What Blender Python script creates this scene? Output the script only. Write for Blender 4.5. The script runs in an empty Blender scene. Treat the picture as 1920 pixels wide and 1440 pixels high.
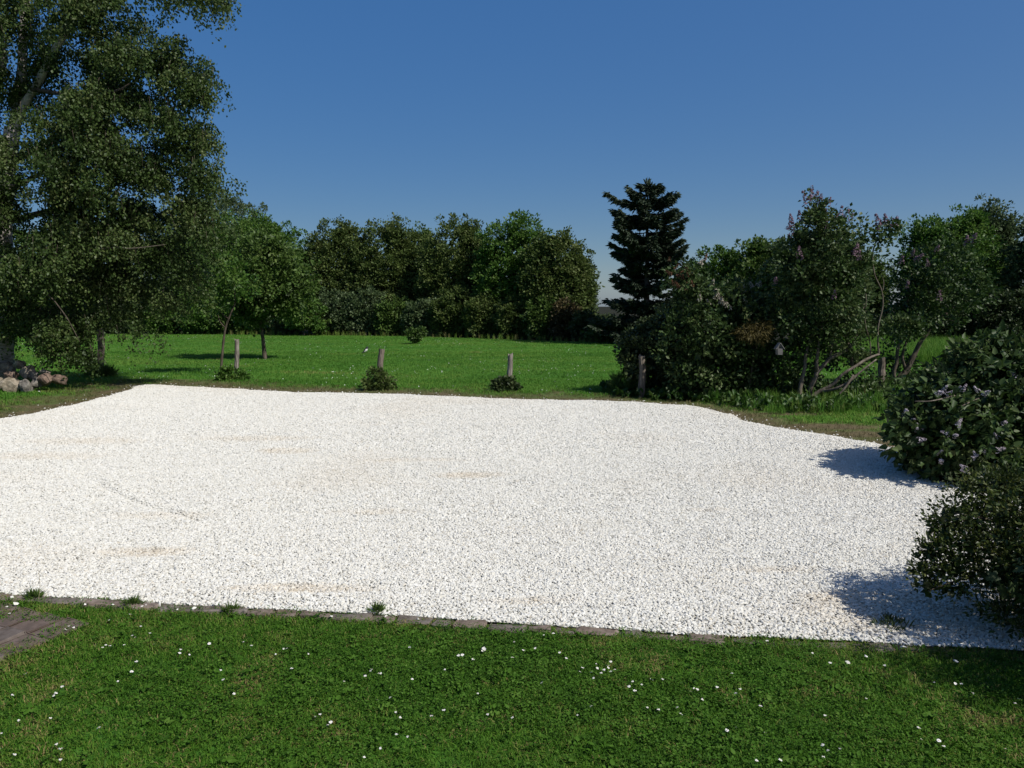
import bpy, bmesh, math, random, zlib
import numpy as np
from mathutils import Vector, Matrix
rng = np.random.default_rng(7)
def reseed(text):
    """every thing grows from its own name, so changing one leaves the others as they are"""
    global rng
    rng = np.random.default_rng(zlib.crc32(text.encode()))
random.seed(7)
SC = bpy.context.scene
COL = SC.collection
R = math.radians

# ------------------------------------------------------------------ camera
F = 1478.0                      # focal length in pixels of a 1920 px wide frame
CAMH = 2.3
PITCH = math.atan((720 - 570) / F)
cd = bpy.data.cameras.new('camera')
cd.sensor_width = 36.0
cd.lens = F / 1920 * 36.0
cd.clip_start = 0.05
cd.clip_end = 2000
cam = bpy.data.objects.new('camera', cd)
COL.objects.link(cam)
cam.location = (0, 0, CAMH)
cam.rotation_euler = (math.pi / 2 - PITCH, 0, 0)
SC.camera = cam

# ------------------------------------------------------------------ sky, sun, exposure
SUN_EL, SUN_AZ = R(48), R(122)    # azimuth clockwise from the view direction (+Y): sun on the right and behind
w = bpy.data.worlds.new('World')
SC.world = w
w.use_nodes = True
nt = w.node_tree
nt.nodes.clear()
sky = nt.nodes.new('ShaderNodeTexSky')
sky.sky_type = 'NISHITA'
sky.sun_disc = False
sky.sun_elevation = SUN_EL
sky.sun_rotation = SUN_AZ
sky.altitude = 0
sky.air_density = 0.7
sky.dust_density = 1.6
sky.ozone_density = 3.0
bg = nt.nodes.new('ShaderNodeBackground')
bg.inputs['Strength'].default_value = 0.1
# the phone's response to the clear sky: more saturation, flatter brightness, the same over the whole sky
sep = nt.nodes.new('ShaderNodeSeparateColor'); com = nt.nodes.new('ShaderNodeCombineColor')
sep.mode = 'HSV'; com.mode = 'HSV'
def skym(op, src, val):
    n_ = nt.nodes.new('ShaderNodeMath'); n_.operation = op; n_.inputs[1].default_value = val
    nt.links.new(src, n_.inputs[0]); return n_.outputs[0]
nt.links.new(sky.outputs[0], sep.inputs[0])
nt.links.new(sep.outputs[0], com.inputs[0])
nt.links.new(skym('MINIMUM', skym('MULTIPLY', sep.outputs[1], 1.28), 1.0), com.inputs[1])
nt.links.new(skym('MULTIPLY', skym('POWER', sep.outputs[2], .305), 2.666), com.inputs[2])
wo = nt.nodes.new('ShaderNodeOutputWorld')
nt.links.new(com.outputs[0], bg.inputs['Color'])
nt.links.new(bg.outputs[0], wo.inputs['Surface'])
sl = bpy.data.lights.new('sun', 'SUN')
sl.energy = 5.0
sl.angle = R(0.55)
sl.color = (1.0, 0.965, 0.90)
so = bpy.data.objects.new('sun', sl)
COL.objects.link(so)
sdir = Vector((math.cos(SUN_EL) * math.sin(SUN_AZ), math.cos(SUN_EL) * math.cos(SUN_AZ), math.sin(SUN_EL)))
so.rotation_euler = sdir.to_track_quat('Z', 'Y').to_euler()
so.location = (30, 0, 40)
SC.view_settings.view_transform = 'Standard'
SC.view_settings.look = 'None'
SC.view_settings.exposure = 0.0
SC.view_settings.gamma = 1.0
SC.view_settings.use_curve_mapping = False
SC.cycles.max_bounces = 6
SC.cycles.diffuse_bounces = 3
SC.cycles.glossy_bounces = 2
SC.cycles.transmission_bounces = 3

# ------------------------------------------------------------------ where a line of sight meets the ground / a given distance
CP, SP = math.cos(PITCH), math.sin(PITCH)
def ray(px, py):
    xc = (px - 960) / F; yc = (720 - py) / F
    return (xc, CP + yc * SP, -SP + yc * CP)
def G(px, py):
    d = ray(px, py); t = -CAMH / d[2]
    return (d[0] * t, d[1] * t)
def at(px, py, Y):
    d = ray(px, py); t = Y / d[1]
    return (d[0] * t, Y, CAMH + d[2] * t)
def ell(px, py, d, rx, rz, ry):
    c = at(px, py, d); s = d / F
    return (c[0], c[1], c[2], rx * s, ry, rz * s)

# ------------------------------------------------------------------ helpers: tags, meshes, materials
def tag(o, label=None, cat=None, group=None, kind=None):
    if label: o['label'] = label
    if cat: o['category'] = cat
    if group: o['group'] = group
    if kind: o['kind'] = kind
    return o
def link(name, me, parent=None):
    o = bpy.data.objects.new(name, me)
    COL.objects.link(o)
    if parent is not None: o.parent = parent
    return o
def empty(name, loc, label, cat, group=None):
    o = bpy.data.objects.new(name, None)
    COL.objects.link(o)
    o.location = loc
    o.empty_display_size = 0.2
    return tag(o, label, cat, group)
def mesh_np(name, V, Fc, mat, tint=None, smooth=False, origin=(0, 0, 0)):
    V = np.asarray(V, np.float32) - np.asarray(origin, np.float32)
    Fc = np.asarray(Fc, np.int32)
    n, k = Fc.shape
    me = bpy.data.meshes.new(name)
    me.vertices.add(len(V)); me.vertices.foreach_set('co', V.ravel())
    me.loops.add(n * k); me.loops.foreach_set('vertex_index', Fc.ravel())
    me.polygons.add(n)
    me.polygons.foreach_set('loop_start', np.arange(0, n * k, k, dtype=np.int32))
    if smooth:
        me.polygons.foreach_set('use_smooth', np.ones(n, bool))
    if tint is not None:
        a = me.attributes.new('tint', 'FLOAT', 'FACE')
        a.data.foreach_set('value', np.asarray(tint, np.float32))
    me.update(calc_edges=True)
    me.materials.append(mat)
    return me
def unit(a):
    return a / np.maximum(np.linalg.norm(a, axis=-1, keepdims=True), 1e-9)
def vnoise(x, y, seed=0):
    def h(i, j):
        v = np.sin(i * 127.1 + j * 311.7 + seed * 74.7) * 43758.5453
        return v - np.floor(v)
    x = np.asarray(x, float); y = np.asarray(y, float)
    i = np.floor(x); j = np.floor(y); u = x - i; v = y - j
    u = u * u * (3 - 2 * u); v = v * v * (3 - 2 * v)
    return (h(i, j) * (1 - u) + h(i + 1, j) * u) * (1 - v) + (h(i, j + 1) * (1 - u) + h(i + 1, j + 1) * u) * v
def fnoise(x, y, seed=0):
    return (vnoise(x, y, seed) + .5 * vnoise(x * 2.1, y * 2.1, seed + 1) + .25 * vnoise(x * 4.3, y * 4.3, seed + 2)) / 1.75

def new_mat(name):
    m = bpy.data.materials.new(name)
    m.use_nodes = True
    t = m.node_tree
    p = t.nodes['Principled BSDF']
    return m, t, p, t.nodes['Material Output']
def ramp(t, src, stops):
    r = t.nodes.new('ShaderNodeValToRGB')
    e = r.color_ramp.elements
    while len(e) < len(stops): e.new(0.5)
    for k, (p, c) in enumerate(stops):
        e[k].position = p; e[k].color = (*c, 1)
    t.links.new(src, r.inputs['Fac'])
    return r.outputs['Color']
def leaf_mat(name, c0, c1, c2, transl=0.22, rough=0.5, spec=0.3):
    m, t, p, out = new_mat(name)
    a = t.nodes.new('ShaderNodeAttribute'); a.attribute_name = 'tint'
    col = ramp(t, a.outputs['Fac'], [(0.0, c0), (0.5, c1), (1.0, c2)])
    t.links.new(col, p.inputs['Base Color'])
    p.inputs['Roughness'].default_value = rough
    p.inputs['Specular IOR Level'].default_value = spec
    tr = t.nodes.new('ShaderNodeBsdfTranslucent')
    mx = t.nodes.new('ShaderNodeMixShader'); mx.inputs[0].default_value = transl
    t.links.new(col, tr.inputs['Color'])
    t.links.new(p.outputs[0], mx.inputs[1]); t.links.new(tr.outputs[0], mx.inputs[2])
    t.links.new(mx.outputs[0], out.inputs['Surface'])
    return m
def noise_mat(name, cols, scale=(6, 6, 6), detail=6, rough=0.9, bump=0.4, bdist=0.02, space='Object', spec=0.2):
    m, t, p, out = new_mat(name)
    tc = t.nodes.new('ShaderNodeTexCoord')
    mp = t.nodes.new('ShaderNodeMapping'); mp.inputs['Scale'].default_value = scale
    t.links.new(tc.outputs[space], mp.inputs['Vector'])
    n = t.nodes.new('ShaderNodeTexNoise'); n.inputs['Scale'].default_value = 1; n.inputs['Detail'].default_value = detail
    n.inputs['Roughness'].default_value = 0.65
    t.links.new(mp.outputs[0], n.inputs['Vector'])
    k = len(cols)
    col = ramp(t, n.outputs['Fac'], [(0.3 + 0.4 * i / (k - 1), c) for i, c in enumerate(cols)])
    t.links.new(col, p.inputs['Base Color'])
    p.inputs['Roughness'].default_value = rough
    p.inputs['Specular IOR Level'].default_value = spec
    if bump:
        b = t.nodes.new('ShaderNodeBump'); b.inputs['Strength'].default_value = bump; b.inputs['Distance'].default_value = bdist
        t.links.new(n.outputs['Fac'], b.inputs['Height'])
        t.links.new(b.outputs[0], p.inputs['Normal'])
    return m

# ------------------------------------------------------------------ helpers: tubes, leaves, crowns
def catmull(P, n=6):
    P = np.asarray(P, float)
    if len(P) < 3: return np.array([P[0] + (P[-1] - P[0]) * t for t in np.linspace(0, 1, n + 1)])
    Q = np.vstack([2 * P[0] - P[1], P, 2 * P[-1] - P[-2]])
    out = []
    for i in range(1, len(Q) - 2):
        for t in np.linspace(0, 1, n, endpoint=False):
            a, b, c, d = Q[i - 1], Q[i], Q[i + 1], Q[i + 2]
            out.append(.5 * (2 * b + (c - a) * t + (2 * a - 5 * b + 4 * c - d) * t * t + (3 * b - a - 3 * c + d) * t ** 3))
    out.append(P[-1])
    return np.array(out)
def tube_np(P, rad, sides=7, rough=0.0, sub=5):
    """a bent tapering limb: verts, quads"""
    n0 = len(P)
    P = np.asarray(P, float)
    rad = np.interp(np.linspace(0, 1, 50), np.linspace(0, 1, len(rad)), rad)
    C = catmull(P, sub)
    m = len(C)
    r = np.interp(np.linspace(0, 1, m), np.linspace(0, 1, 50), rad)
    T = unit(np.gradient(C, axis=0))
    ref = np.array([0.31, 0.17, 0.94])
    U = unit(np.cross(T, ref)); Wv = np.cross(T, U)
    a = np.linspace(0, 2 * np.pi, sides, endpoint=False)
    rr = r[:, None] * (1 + rough * (rng.random((m, sides)) - .5) * 2)
    V = C[:, None, :] + rr[..., None] * (np.cos(a)[None, :, None] * U[:, None, :] + np.sin(a)[None, :, None] * Wv[:, None, :])
    V = V.reshape(-1, 3)
    f = []
    for i in range(m - 1):
        for j in range(sides):
            k = (j + 1) % sides
            f.append((i * sides + j, i * sides + k, (i + 1) * sides + k, (i + 1) * sides + j))
    # closed end
    V = np.vstack([V, C[-1] + T[-1] * r[-1] * .3, C[0]])
    for j in range(sides):
        k = (j + 1) % sides
        b = (m - 1) * sides
        f.append((b + j, b + k, len(V) - 2, len(V) - 2)); f.append((k, j, len(V) - 1, len(V) - 1))
    return V, np.array([q if q[2] != q[3] else (q[0], q[1], q[2], q[2]) for q in f])
def tubes_mesh(name, list_vf, mat, origin=(0, 0, 0)):
    """several limbs that belong together as one branching piece"""
    me = bpy.data.meshes.new(name)
    Vs, Fs, o = [], [], 0
    for V, Fq in list_vf:
        Vs.append(V); 
        for q in Fq:
            q = [int(x) + o for x in q]
            Fs.append(q[:3] if q[2] == q[3] else q)
        o += len(V)
    V = np.vstack(Vs) - np.asarray(origin)
    me.from_pydata(V.tolist(), [], Fs)
    me.polygons.foreach_set('use_smooth', np.ones(len(me.polygons), bool))
    me.materials.append(mat)
    me.update()
    return me
def leaves_np(P, A, L, W, up=0.6, fold=0.18, heart=False, out=None):
    """folded two-sided leaves at P along A: verts, faces per leaf"""
    n = len(P)
    L = np.broadcast_to(L, n)[:, None]; W = np.broadcast_to(W, n)[:, None]
    N = unit(rng.normal(size=(n, 3)) * 0.7 + np.array([0, 0, up]))
    if out is not None: N = unit(N + out * .8)
    B = unit(np.cross(A, N)); N = np.cross(B, A)
    if not heart:
        V = np.empty((n, 4, 3), np.float32)
        V[:, 0] = P
        V[:, 1] = P + A * L * .45 + B * W * .5 + N * W * fold
        V[:, 2] = P + A * L
        V[:, 3] = P + A * L * .45 - B * W * .5 + N * W * fold
        i = np.arange(n, dtype=np.int32)[:, None] * 4
        Fc = np.stack([i + np.array([0, 1, 2]), i + np.array([0, 2, 3])], 1).reshape(-1, 3)
        return V.reshape(-1, 3), Fc, 2
    V = np.empty((n, 6, 3), np.float32)
    V[:, 0] = P
    V[:, 1] = P + A * L * .2 + B * W * .5 + N * W * fold
    V[:, 2] = P + A * L * .6 + B * W * .36 + N * W * fold * .6
    V[:, 3] = P + A * L - N * L * .12
    V[:, 4] = P + A * L * .6 - B * W * .36 + N * W * fold * .6
    V[:, 5] = P + A * L * .2 - B * W * .5 + N * W * fold
    i = np.arange(n, dtype=np.int32)[:, None] * 6
    Fc = np.stack([i + np.array([0, 1, 2, 3]), i + np.array([0, 3, 4, 5])], 1).reshape(-1, 4)
    return V.reshape(-1, 3), Fc, 2
def clumps(ells, n, inner=0.5, spread=0.3, front=0.0):
    E = np.array(ells, float)
    wgt = E[:, 3] * E[:, 5]; wgt = wgt / wgt.sum()
    k = rng.choice(len(E), n, p=wgt)
    u = unit(rng.normal(size=(n, 3)))
    fl = (u[:, 1] > 0.1) & (rng.random(n) < front)
    u[fl, 1] *= -1
    s = 1 - inner * rng.random(n) ** 1.6
    s *= (1 - spread / 2) + spread * rng.random(n)
    C = E[k, :3] + u * E[k, 3:6] * s[:, None]
    return C, u, s
def crown_np(ells, n_cl, per, rc, L, W, inner=.5, spread=.3, front=0., droop=0., up=.6, flat=.75, zmin=0.05, heart=False, tone=.5, tvar=.16, core=0):
    C, u, s = clumps(ells, n_cl, inner, spread, front)
    rcl = rc * (.6 + .8 * rng.random(n_cl))
    ct = tone + rng.normal(size=n_cl) * tvar
    q = rng.normal(size=(n_cl, per, 3)); q = unit(q) * (rng.random((n_cl, per, 1)) ** .45)
    off = q * rcl[:, None, None] * np.array([1, 1, flat])
    P = C[:, None, :] + off
    A = q * .8 + u[:, None, :] * .5 + rng.normal(size=q.shape) * .45 + np.array([0, 0, .1 - droop])
    O = np.broadcast_to(u[:, None, :], P.shape).reshape(-1, 3)
    P = P.reshape(-1, 3); A = unit(A.reshape(-1, 3))
    t = (ct[:, None] + rng.normal(size=(n_cl, per)) * .13).ravel()
    keep = P[:, 2] > zmin
    P, A, t, O = P[keep], A[keep], t[keep], O[keep]
    sz = .7 + .6 * rng.random(len(P))
    V, Fc, m = leaves_np(P, A, L * sz, W * sz, up, heart=heart, out=O)
    t = np.repeat(np.clip(t, 0, 1), m)
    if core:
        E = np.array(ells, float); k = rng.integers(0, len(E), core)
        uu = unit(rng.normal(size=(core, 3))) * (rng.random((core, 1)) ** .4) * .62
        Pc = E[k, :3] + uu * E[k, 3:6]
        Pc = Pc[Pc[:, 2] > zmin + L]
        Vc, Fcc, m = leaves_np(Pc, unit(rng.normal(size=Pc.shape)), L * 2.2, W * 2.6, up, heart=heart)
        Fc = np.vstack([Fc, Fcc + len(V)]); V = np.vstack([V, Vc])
        t = np.concatenate([t, np.full(len(Fcc), .15)])  # oversized inner leaves added, their dark tint standing for the crown's inner shade
    return V, Fc, t
def limb_path(a, b, wob=.12, n=4, sag=0.):
    a = np.asarray(a, float); b = np.asarray(b, float)
    L = np.linalg.norm(b - a)
    pts = [a + (b - a) * t + rng.normal(size=3) * wob * L * (0 < t < 1) * .5 + np.array([0, 0, -sag * L * 4 * t * (1 - t)]) for t in np.linspace(0, 1, n)]
    return np.array(pts)

# ------------------------------------------------------------------ helper: ground cover scattered by geometry nodes
def proto_collection(name, meshes):
    c = bpy.data.collections.new(name)
    for i, me in enumerate(meshes):
        o = bpy.data.objects.new('%s_%02d' % (name, i), me)
        c.objects.link(o)
    return c
def scatter(name, P, rot, scl, tone, coll, kind='stuff', label=None):
    n = len(P)
    me = bpy.data.meshes.new(name)
    me.vertices.add(n); me.vertices.foreach_set('co', np.asarray(P, np.float32).ravel())
    for nm, ty, key, val in (('rot', 'FLOAT_VECTOR', 'vector', rot), ('scl', 'FLOAT_VECTOR', 'vector', scl), ('tone', 'FLOAT', 'value', tone),
                             ('pick', 'INT', 'value', rng.integers(0, len(coll.objects), n))):
        a = me.attributes.new(nm, ty, 'POINT')
        a.data.foreach_set(key, np.asarray(val, np.int32 if ty == 'INT' else np.float32).ravel())
    o = link(name, me)
    g = bpy.data.node_groups.new(name + '_scatter', 'GeometryNodeTree')
    g.interface.new_socket('Geometry', in_out='INPUT', socket_type='NodeSocketGeometry')
    g.interface.new_socket('Geometry', in_out='OUTPUT', socket_type='NodeSocketGeometry')
    gi = g.nodes.new('NodeGroupInput'); go = g.nodes.new('NodeGroupOutput')
    ip = g.nodes.new('GeometryNodeInstanceOnPoints')
    ci = g.nodes.new('GeometryNodeCollectionInfo')
    ci.inputs['Collection'].default_value = coll
    ci.inputs['Separate Children'].default_value = True
    ci.inputs['Reset Children'].default_value = True
    def na(nm, ty):
        x = g.nodes.new('GeometryNodeInputNamedAttribute'); x.data_type = ty; x.inputs['Name'].default_value = nm
        return x.outputs['Attribute']
    ip.inputs['Pick Instance'].default_value = True
    g.links.new(gi.outputs[0], ip.inputs['Points'])
    g.links.new(ci.outputs[0], ip.inputs['Instance'])
    g.links.new(na('pick', 'INT'), ip.inputs['Instance Index'])
    g.links.new(na('rot', 'FLOAT_VECTOR'), ip.inputs['Rotation'])
    g.links.new(na('scl', 'FLOAT_VECTOR'), ip.inputs['Scale'])
    g.links.new(ip.outputs[0], go.inputs[0])
    md = o.modifiers.new('scatter', 'NODES'); md.node_group = g
    tag(o, label, None, None, kind)
    return o
def inst_leaf_mat(name, stops, transl=.3, rough=.55, spec=.2, attr='tone'):
    m, t, p, out = new_mat(name)
    a = t.nodes.new('ShaderNodeAttribute'); a.attribute_type = 'INSTANCER'; a.attribute_name = attr
    b = t.nodes.new('ShaderNodeAttribute'); b.attribute_name = 'tint'
    ad = t.nodes.new('ShaderNodeMath'); ad.operation = 'ADD'
    t.links.new(a.outputs['Fac'], ad.inputs[0]); t.links.new(b.outputs['Fac'], ad.inputs[1])
    col = ramp(t, ad.outputs[0], stops)
    t.links.new(col, p.inputs['Base Color'])
    p.inputs['Roughness'].default_value = rough; p.inputs['Specular IOR Level'].default_value = spec
    tr = t.nodes.new('ShaderNodeBsdfTranslucent'); mx = t.nodes.new('ShaderNodeMixShader'); mx.inputs[0].default_value = transl
    t.links.new(col, tr.inputs['Color'])
    t.links.new(p.outputs[0], mx.inputs[1]); t.links.new(tr.outputs[0], mx.inputs[2])
    t.links.new(mx.outputs[0], out.inputs['Surface'])
    return m
def tuft_mesh(name, mat, blades, radius, h, width, lean=.5, tvar=.1):
    V, Fc, T = [], [], []
    for i in range(blades):
        a = rng.random() * 6.283; r = radius * math.sqrt(rng.random())
        b = np.array([r * math.cos(a), r * math.sin(a), 0])
        d = rng.random() * 6.283; le = lean * (.3 + rng.random())
        hh = h * (.5 + .7 * rng.random())
        dv = np.array([math.cos(d), math.sin(d), 0]); sv = np.array([-dv[1], dv[0], 0]) * width * (.7 + .6 * rng.random()) / 2
        m = b + dv * hh * le * .35 + np.array([0, 0, hh * .6]); tp = b + dv * hh * le + np.array([0, 0, hh * (1 - .3 * le)])
        o = len(V)
        V += [b - sv, b + sv, m + sv * .8, m - sv * .8, tp]
        Fc += [(o, o + 1, o + 2), (o, o + 2, o + 3), (o + 3, o + 2, o + 4)]
        T += [rng.normal() * tvar] * 3
    return mesh_np(name, V, Fc, mat, T)
def rosette_mesh(name, mat, leaves, radius, size):
    n = leaves
    a = rng.random(n) * 6.283; r = radius * np.sqrt(rng.random(n))
    P = np.stack([r * np.cos(a), r * np.sin(a), .01 + .03 * rng.random(n)], 1)
    A = unit(np.stack([np.cos(a + rng.normal(size=n)), np.sin(a + rng.normal(size=n)), .15 + .3 * rng.normal(size=n)], 1))
    V, Fc, m = leaves_np(P, A, size * (.7 + .6 * rng.random(n)), size * .85, up=2.2, fold=.12, heart=True)
    return mesh_np(name, V, Fc, mat, np.repeat(rng.normal(size=n) * .1, m))

# ================================================================== THE GROUND
bed_px = [(-260, 1092), (0, 1116), (80, 1120), (250, 1129), (430, 1141), (560, 1147), (700, 1154), (880, 1167), (1040, 1176), (1100, 1179), (1300, 1191), (1500, 1201),
          (1600, 1205), (1720, 1211), (1900, 1222), (2120, 1238), (2180, 1150), (2060, 1010), (1960, 950), (1830, 926), (1760, 905), (1705, 884), (1680, 845), (1640, 833), (1605, 828),
          (1560, 820), (1520, 813), (1440, 800), (1392, 789), (1375, 778), (1330, 769), (1290, 762), (1200, 756), (1100, 752), (1000, 751), (900, 747), (830, 744),
          (760, 741), (640, 738), (560, 737), (470, 732), (400, 728), (330, 725), (290, 722), (268, 723), (245, 731), (210, 742), (150, 757), (100, 770), (50, 780), (0, 787), (-130, 797), (-420, 820), (-700, 900), (-560, 1000)]
bed0 = np.array([G(*p) for p in bed_px])
def densify(P, step=.09, jit=.03):
    out = []
    n = len(P)
    for i in range(n):
        a, b = P[i], P[(i + 1) % n]
        k = max(1, int(np.linalg.norm(b - a) / step))
        for t in range(k):
            out.append(a + (b - a) * t / k)
    out = np.array(out)
    nn = (fnoise(out[:, 0] * 2.2, out[:, 1] * 2.2, 5) - .5)[:, None] * 2
    n2 = (fnoise(out[:, 0] * 2.2 + 40, out[:, 1] * 2.2, 9) - .5)[:, None] * 2
    far = np.clip((out[:, 1:2] - 7) / 8, .15, 1)
    return out + np.hstack([nn, n2]) * jit * (1 + 3 * far)
bed = densify(bed0)
def inside(P, poly):
    x, y = P[:, 0], P[:, 1]
    c = np.zeros(len(P), bool)
    n = len(poly)
    j = n - 1
    for i in range(n):
        xi, yi = poly[i]; xj, yj = poly[j]
        m = ((yi > y) != (yj > y)) & (x < (xj - xi) * (y - yi) / (yj - yi + 1e-12) + xi)
        c ^= m
        j = i
    return c
def edge_dist(P, poly):
    d = np.full(len(P), 1e9)
    for i in range(len(poly)):
        a = poly[i]; b = poly[(i + 1) % len(poly)]
        ab = b - a
        t = np.clip(((P - a) @ ab) / (ab @ ab + 1e-12), 0, 1)
        d = np.minimum(d, np.linalg.norm(P - a - t[:, None] * ab, axis=1))
    return d

path_px = [(-220, 1150), (0, 1163), (70, 1167), (128, 1173), (104, 1184), (62, 1202), (0, 1222), (-240, 1285)]
path_poly = np.array([G(*p) for p in path_px])

soil_far = [(G(905, 746), 1.3, .35), (G(1480, 775), .9, .3), (G(1560, 800), 1.6, .5), (G(1620, 815), 1.3, .45), (G(330, 778), .0, .1)]
def bare_value(P):
    """how worn the turf is: the bare strip round the gravel, wider on the far right"""
    d = edge_dist(P, bed0)
    wd = np.where(P[:, 0] > 3.2, 1.2, 1.9) * np.clip((P[:, 1] - 6.2) / 7, .08, 1)
    v = np.clip(1.12 - d / np.maximum(wd, .02) + (fnoise(P[:, 0] * 1.7, P[:, 1] * 1.7, 3) - .5) * 1.3, 0, 1)
    for (c, rx, ry) in soil_far:
        if rx > 0:
            e = ((P[:, 0] - c[0]) / rx) ** 2 + ((P[:, 1] - c[1]) / ry) ** 2
            v = np.maximum(v, np.clip(1.3 - e + (fnoise(P[:, 0] * 3, P[:, 1] * 3, 8) - .5), 0, 1))
    return v
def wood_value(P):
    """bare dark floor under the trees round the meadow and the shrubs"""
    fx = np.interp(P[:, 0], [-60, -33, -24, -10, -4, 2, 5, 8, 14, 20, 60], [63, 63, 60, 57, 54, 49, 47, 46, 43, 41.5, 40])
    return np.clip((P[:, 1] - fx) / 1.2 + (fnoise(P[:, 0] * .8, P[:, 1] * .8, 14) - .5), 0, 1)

gx = np.unique(np.concatenate([np.linspace(-300, -40, 14), np.arange(-40, -14, 1.0), np.arange(-14, 10, .14), np.arange(10, 40, 1.0), np.linspace(40, 300, 14)]))
gy = np.unique(np.concatenate([np.linspace(-60, 0, 8), np.arange(0, 26, .14), np.arange(26, 66, .8), np.linspace(66, 700, 20)]))
X, Y = np.meshgrid(gx, gy)
GP = np.stack([X.ravel(), Y.ravel()], 1)
def ground_z(P):
    z = (fnoise(P[:, 0] * .5, P[:, 1] * .5, 21) - .7) * .05
    z = z * np.clip(edge_dist(P, path_poly) / .6, 0, 1) * (~inside(P, path_poly))
    ins = inside(P, bed0); d = edge_dist(P, bed0)
    z = z * np.clip(d / 1.0, 0, 1) * (~ins)
    return np.where(ins & (d > .1), -.03, z)
gz = ground_z(GP)
nx, ny = len(gx), len(gy)
ii = (np.arange(ny - 1)[:, None] * nx + np.arange(nx - 1)[None, :]).ravel()
GF = np.stack([ii, ii + 1, ii + nx + 1, ii + nx], 1)
lm, t, p, out = new_mat('turf')
ab = t.nodes.new('ShaderNodeAttribute'); ab.attribute_name = 'bare'
aw = t.nodes.new('ShaderNodeAttribute'); aw.attribute_name = 'wood'
tc = t.nodes.new('ShaderNodeTexCoord')
n1 = t.nodes.new('ShaderNodeTexNoise'); n1.inputs['Scale'].default_value = .35; n1.inputs['Detail'].default_value = 5
n2 = t.nodes.new('ShaderNodeTexNoise'); n2.inputs['Scale'].default_value = 14; n2.inputs['Detail'].default_value = 8; n2.inputs['Roughness'].default_value = .7
t.links.new(tc.outputs['Object'], n1.inputs['Vector']); t.links.new(tc.outputs['Object'], n2.inputs['Vector'])
ca = ramp(t, n1.outputs['Fac'], [(.3, (.034, .100, .012)), (.5, (.050, .140, .016)), (.72, (.075, .150, .022))])
cs = ramp(t, n2.outputs['Fac'], [(.3, (.050, .038, .020)), (.5, (.110, .088, .048)), (.75, (.19, .155, .095))])
mx1 = t.nodes.new('ShaderNodeMix'); mx1.data_type = 'RGBA'
t.links.new(ab.outputs['Fac'], mx1.inputs['Factor']); t.links.new(ca, mx1.inputs['A']); t.links.new(cs, mx1.inputs['B'])
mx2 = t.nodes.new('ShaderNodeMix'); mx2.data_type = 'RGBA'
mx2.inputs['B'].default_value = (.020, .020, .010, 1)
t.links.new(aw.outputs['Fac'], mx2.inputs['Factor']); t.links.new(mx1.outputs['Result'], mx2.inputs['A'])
t.links.new(mx2.outputs['Result'], p.inputs['Base Color'])
p.inputs['Roughness'].default_value = .95; p.inputs['Specular IOR Level'].default_value = .1
bp = t.nodes.new('ShaderNodeBump'); bp.inputs['Strength'].default_value = .8; bp.inputs['Distance'].default_value = .03
t.links.new(n2.outputs['Fac'], bp.inputs['Height']); t.links.new(bp.outputs[0], p.inputs['Normal'])
me = mesh_np('lawn', np.column_stack([GP, gz]), GF, lm, smooth=True)
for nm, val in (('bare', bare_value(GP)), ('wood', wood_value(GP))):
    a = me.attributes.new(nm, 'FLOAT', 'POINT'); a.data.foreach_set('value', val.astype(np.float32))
tag(link('lawn', me), 'mown green lawn and meadow around the white gravel', None, None, 'structure')

# ------------------------------------------------------------------ gravel
stain_shade_c = [((540, 850), .55, .28), ((880, 896), .6, .25), ((275, 1042), .55, .16), ((565, 1112), .75, .13), ((480, 826), 1.3, .35), ((780, 868), .9, .2), ((1000, 1135), .5, .1),
           ((1450, 1075), .5, .12), ((150, 832), 1.2, .4), ((300, 975), .7, .2), ((700, 965), .6, .16), ((1325, 962), .35, .12), ((60, 860), 1.4, .4), ((1790, 1160), 1.35, .5), ((1640, 1130), .7, .2)]  # last two: brown soil, also darkening and warming the bush's shade in colour
stain_shades = [(G(*c), a, b) for c, a, b in stain_shade_c]
def stain_shade_value(P):
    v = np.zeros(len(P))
    for i, (c, rx, ry) in enumerate(stain_shades):
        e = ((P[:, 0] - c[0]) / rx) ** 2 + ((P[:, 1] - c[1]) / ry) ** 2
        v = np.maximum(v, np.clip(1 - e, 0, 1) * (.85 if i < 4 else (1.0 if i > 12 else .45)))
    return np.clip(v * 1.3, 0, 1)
ruta, rutb = np.array(G(152, 893)), np.array(G(372, 984))
def bed_z(P):
    z = (fnoise(P[:, 0] * .9, P[:, 1] * .9, 31) - .5) * .035 + (fnoise(P[:, 0] * 3.1, P[:, 1] * 3.1, 33) - .5) * .012
    ab_ = rutb - ruta
    tt = ((P - ruta) @ ab_) / (ab_ @ ab_)
    dd = np.abs((P - ruta) @ np.array([-ab_[1], ab_[0]]) / np.linalg.norm(ab_) + .10 * np.sin(tt * 3.1) + .05 * (fnoise(P[:, 0] * 2, P[:, 1] * 2, 44) - .5))
    z = z - .017 * np.exp(-(dd / .04) ** 2) * fnoise(P[:, 0] * 3, P[:, 1] * 3, 45) * 1.6 * ((tt > 0) & (tt < 1)) + .006 * np.exp(-((dd - .12) / .06) ** 2) * ((tt > 0) & (tt < 1))
    return z
reseed('gravel')
gm, t, p, out = new_mat('limestone_bed')
tc = t.nodes.new('ShaderNodeTexCoord')
vo = t.nodes.new('ShaderNodeTexVoronoi'); vo.inputs['Scale'].default_value = 38
no = t.nodes.new('ShaderNodeTexNoise'); no.inputs['Scale'].default_value = 60; no.inputs['Detail'].default_value = 4
t.links.new(tc.outputs['Object'], vo.inputs['Vector']); t.links.new(tc.outputs['Object'], no.inputs['Vector'])
t.links.new(ramp(t, no.outputs['Fac'], [(.3, (.54, .52, .465)), (.6, (.67, .65, .59))]), p.inputs['Base Color'])
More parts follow.
